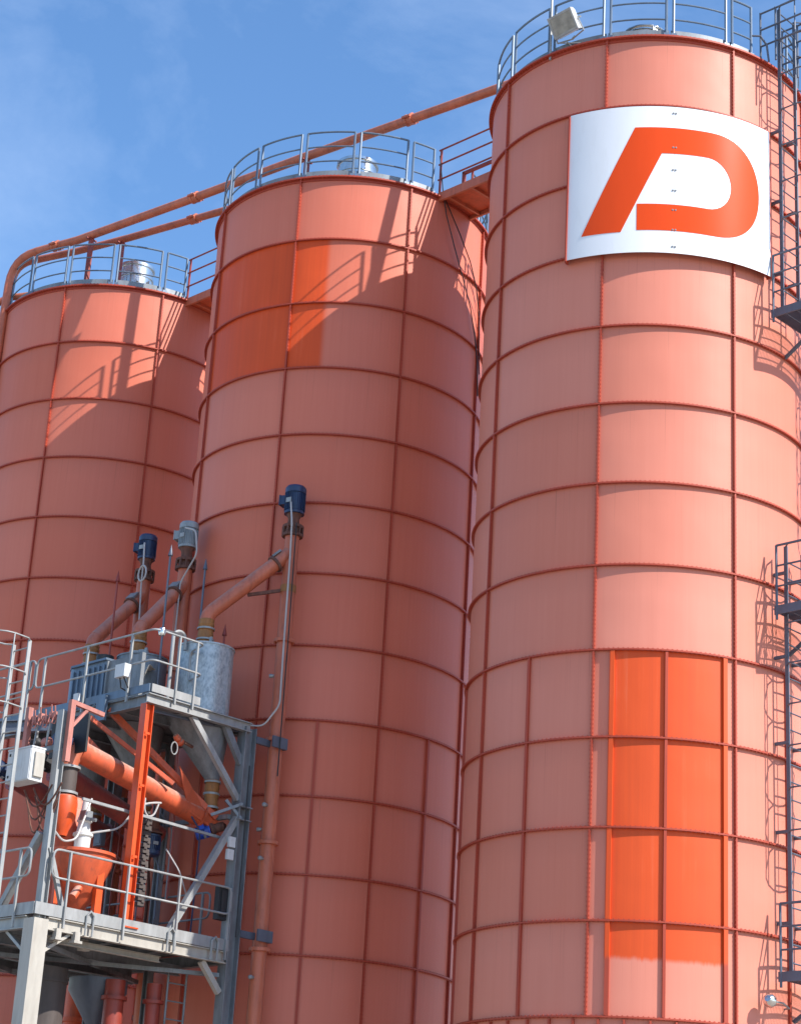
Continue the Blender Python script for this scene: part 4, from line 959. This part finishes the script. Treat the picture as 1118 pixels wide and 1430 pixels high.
# motors deep inside
def gearmotor(u, v, z, mat, r, lab, d):
    th = thing('gear_motor', P(u, v, z), lab, 'motor', 'electric motors inside the tower'); motor(P(u, v, z), d, r, r*2.2, mat, -V, th)
    build(MB().lathe([(r*1.1, -.02), (r*1.1, -.05), (r*.7, -.10), (r*.7, -.25), (.02, -.3)], P(u, v, z), n=16, axis=d), 'flange_neck', 'rust', th)
gearmotor(-27.9, 22.2, 8.68, 'blue', .17, 'round dark blue motor hanging right of the orange column', -Z)
gearmotor(-27.0, 22.75, 8.78, 'bluebright', .12, 'bright blue motor behind the right diagonal brace', (-U*.5-V*.6-Z*.3))
th = thing('valve_handwheel', P(-26.7, 21.75, 10.2), 'orange valve with ring handle on the hopper cone', 'valve')
build(MB().lathe([(.001, -.13), (.05, -.12), (.07, -.03), (.05, 0), (.08, .02), (.08, .05), (.03, .1), (.001, .11)], P(-26.85, 21.75, 10.15), n=14, axis=V*.6-Z*.5), 'body', 'orange', th)
build(MB().tube([P(-26.8, 21.62+.07*math.cos(R(a)), 9.98+.11*math.sin(R(a))) for a in range(0, 360, 30)], .012, 6, closed=True), 'ring', 'galv', th)
build(MB().tube([P(-26.85, 21.8, 10.16), P(-26.9, 22.1, 10.12)], .03, 8), 'stem', 'rust', th)
# switch boxes on the right post
for i, (vv, zz) in enumerate(((22.80, 8.52), (22.78, 8.30))):
    solo(MB().box(P(-26.45, vv, zz), U*.03, V*.07, Z*.09), 'switch_box', 'white', P(-26.45, vv, zz), ['upper white switch box on the right post', 'lower white switch box on the right post'][i], 'switch box')
solo(MB().box(P(-26.5, 22.72, 7.45), U*.06, V*.10, Z*.28).box(P(-26.44, 22.72, 7.45), U*.03, V*.06, Z*.22), 'black_loudspeaker', 'black', P(-26.5, 22.7, 7.4), 'tall black box fixed beside the right post', 'box')
# red downpipes seen through the frame
for (u, v, r, z0, z1, m_, lab) in ((-28.2, 24.35, .16, .2, 9.6, 'redpaint', 'red downpipe deep inside the tower behind the chain'), (-27.6, 24.1, .13, .2, 8.9, 'redpaint', 'slim red downpipe behind the right brace'), (-31.4, 23.6, .22, .2, 10.2, 'orange', 'thick orange downpipe behind the funnel'), (-29.7, 23.9, .20, .2, 10.0, 'redpaint', 'red downpipe between two screw conveyors')):
    solo(MB().tube([P(u, v, z0), P(u, v, z1)], r, 18).lathe([(r, -.04), (r+.05, -.04), (r+.05, .04), (r, .04)], P(u, v, 5.8), n=18).lathe([(r, -.04), (r+.05, -.04), (r+.05, .04), (r, .04)], P(u, v, 8.0), n=18), 'downpipe', m_, P(u, v, z0), lab, 'pipe')
# mixer vessel and gear under the lower deck
th = thing('dust_filter', P(-28.0, 20.3, 3.2), 'grey cylindrical filter hanging below the lower deck', 'filter')
build(MB().lathe([(.001, 6.1), (.34, 6.1), (.34, 5.9), (.36, 5.9), (.36, 5.86), (.34, 5.86), (.33, 5.0), (.36, 5.0), (.36, 4.94), (.2, 4.5), (.2, 3.4)], P(-27.9, 20.3, 0), n=28), 'body', 'dark_brown', th)
motor(P(-27.5, 20.2, 4.9), U, .12, .3, 'bluebright', -V, th)
solo(MB().lathe([(.50, 6.1), (.50, 5.9), (.05, 5.2)], P(-28.2, 21.6, 0), n=32), 'under_hopper', 'steel_dark', P(-28.2, 21.6, 5), 'dark cone hopper under the middle of the lower deck', 'hopper')
for (u, v, r, lab) in ((-27.6, 21.5, .17, 'left red pipe below the lower deck'), (-27.3, 22.1, .13, 'right red pipe below the lower deck')):
    solo(MB().tube([P(u, v, 0.1), P(u, v, 6.05)], r, 16).lathe([(r, -.03), (r+.05, -.03), (r+.05, .03), (r, .03)], P(u, v, 5.75), n=18), 'downpipe', 'redpaint', P(u, v, .1), lab, 'pipe')
th = thing('straight_ladder', P(-26.9, 22.4, 0), 'thin grey ladder below the lower deck', 'ladder')
for s in (-.2, .2): build(MB().tube([P(-27.2, 22.5+s, .1), P(-27.2, 22.5+s, 6.3)], .02, 7), 'stile', 'galv_dark', th)
rg = build(MB().tube([P(-27.2, 22.3, .4), P(-27.2, 22.7, .4)], .013, 6), 'rung', 'galv_dark', th)
for k in range(1, 20): inst(rg.data, 'rung', th, (0, 0, .3*k))
# equipment railing inside lower deck (rear)
guard([(-27.0, 22.9), (-30.8, 22.9)], [(-27.2, 22.9), (-28.6, 22.9), (-30.2, 22.9)], ZD, mat='galv_dark', top=1.0, mids=(.55,))

# thin conduits, small boxes and hoses that crowd the inside of the tower
rnd = random.Random(11)
for k in range(14):
    u = rnd.uniform(-30.2, -27.3); v = rnd.uniform(22.2, 23.0); z0 = rnd.uniform(6.75, 7.6); z1 = rnd.uniform(8.8, 10.4); dx = rnd.uniform(-.25, .25)
    pts = smooth_bend([P(u, v, z0), P(u, v, (z0+z1)/2), P(u+dx, v-.1, (z0+z1)/2+.25), P(u+dx, v-.1, z1)], .1, 4)
    o = solo(MB().tube(pts, rnd.choice((.014, .02, .03)), 7), 'conduit', rnd.choice(('galv_dark', 'redpaint', 'rust', 'steel_dark')), pts[0], 'thin conduit climbing among the pipes inside the tower', 'conduit', 'thin conduits inside the tower')
for k in range(7):
    u = rnd.uniform(-30.0, -27.4); z = rnd.uniform(7.2, 9.6); v = rnd.uniform(21.8, 22.8); w_ = rnd.uniform(.06, .14)
    solo(MB().box(P(u, v, z), U*w_, V*.05, Z*w_*1.3).bx(u-w_*.8, u+w_*.8, v-.062, v-.052, z-w_, z+w_), 'terminal_box', rnd.choice(('galv_dark', 'dark_brown', 'steel_dark')), P(u, v, z), 'small dark terminal box among the pipes inside the tower', 'terminal box', 'terminal boxes inside the tower')
cable([P(-27.1, 21.9, 8.3), P(-26.8, 22.0, 7.9), P(-26.9, 22.3, 7.5), P(-27.2, 22.6, 7.45)], .013, 'thin pale cable curling below the round dark blue motor')
cable([P(-27.0, 22.3, 8.95), P(-26.9, 22.45, 8.7), P(-26.95, 22.5, 8.1), P(-27.0, 22.52, 6.8)], .016, 'bluish cable dropping from the hopper outlet to the deck', 'blue')
cable([P(-26.35, 22.98, 9.9), P(-26.33, 22.97, 8.2), P(-26.33, 22.97, 6.9)], .012, 'thin black cable clipped down the right post', 'black')
for (a_, b_) in ((P(-26.6, 22.7, 9.25), P(-26.45, 22.95, 8.95)), (P(-26.7, 22.5, 8.95), P(-26.4, 22.95, 9.2))):
    part(MB().angle(a_, b_, .05), 'brace', 'galv_dark')
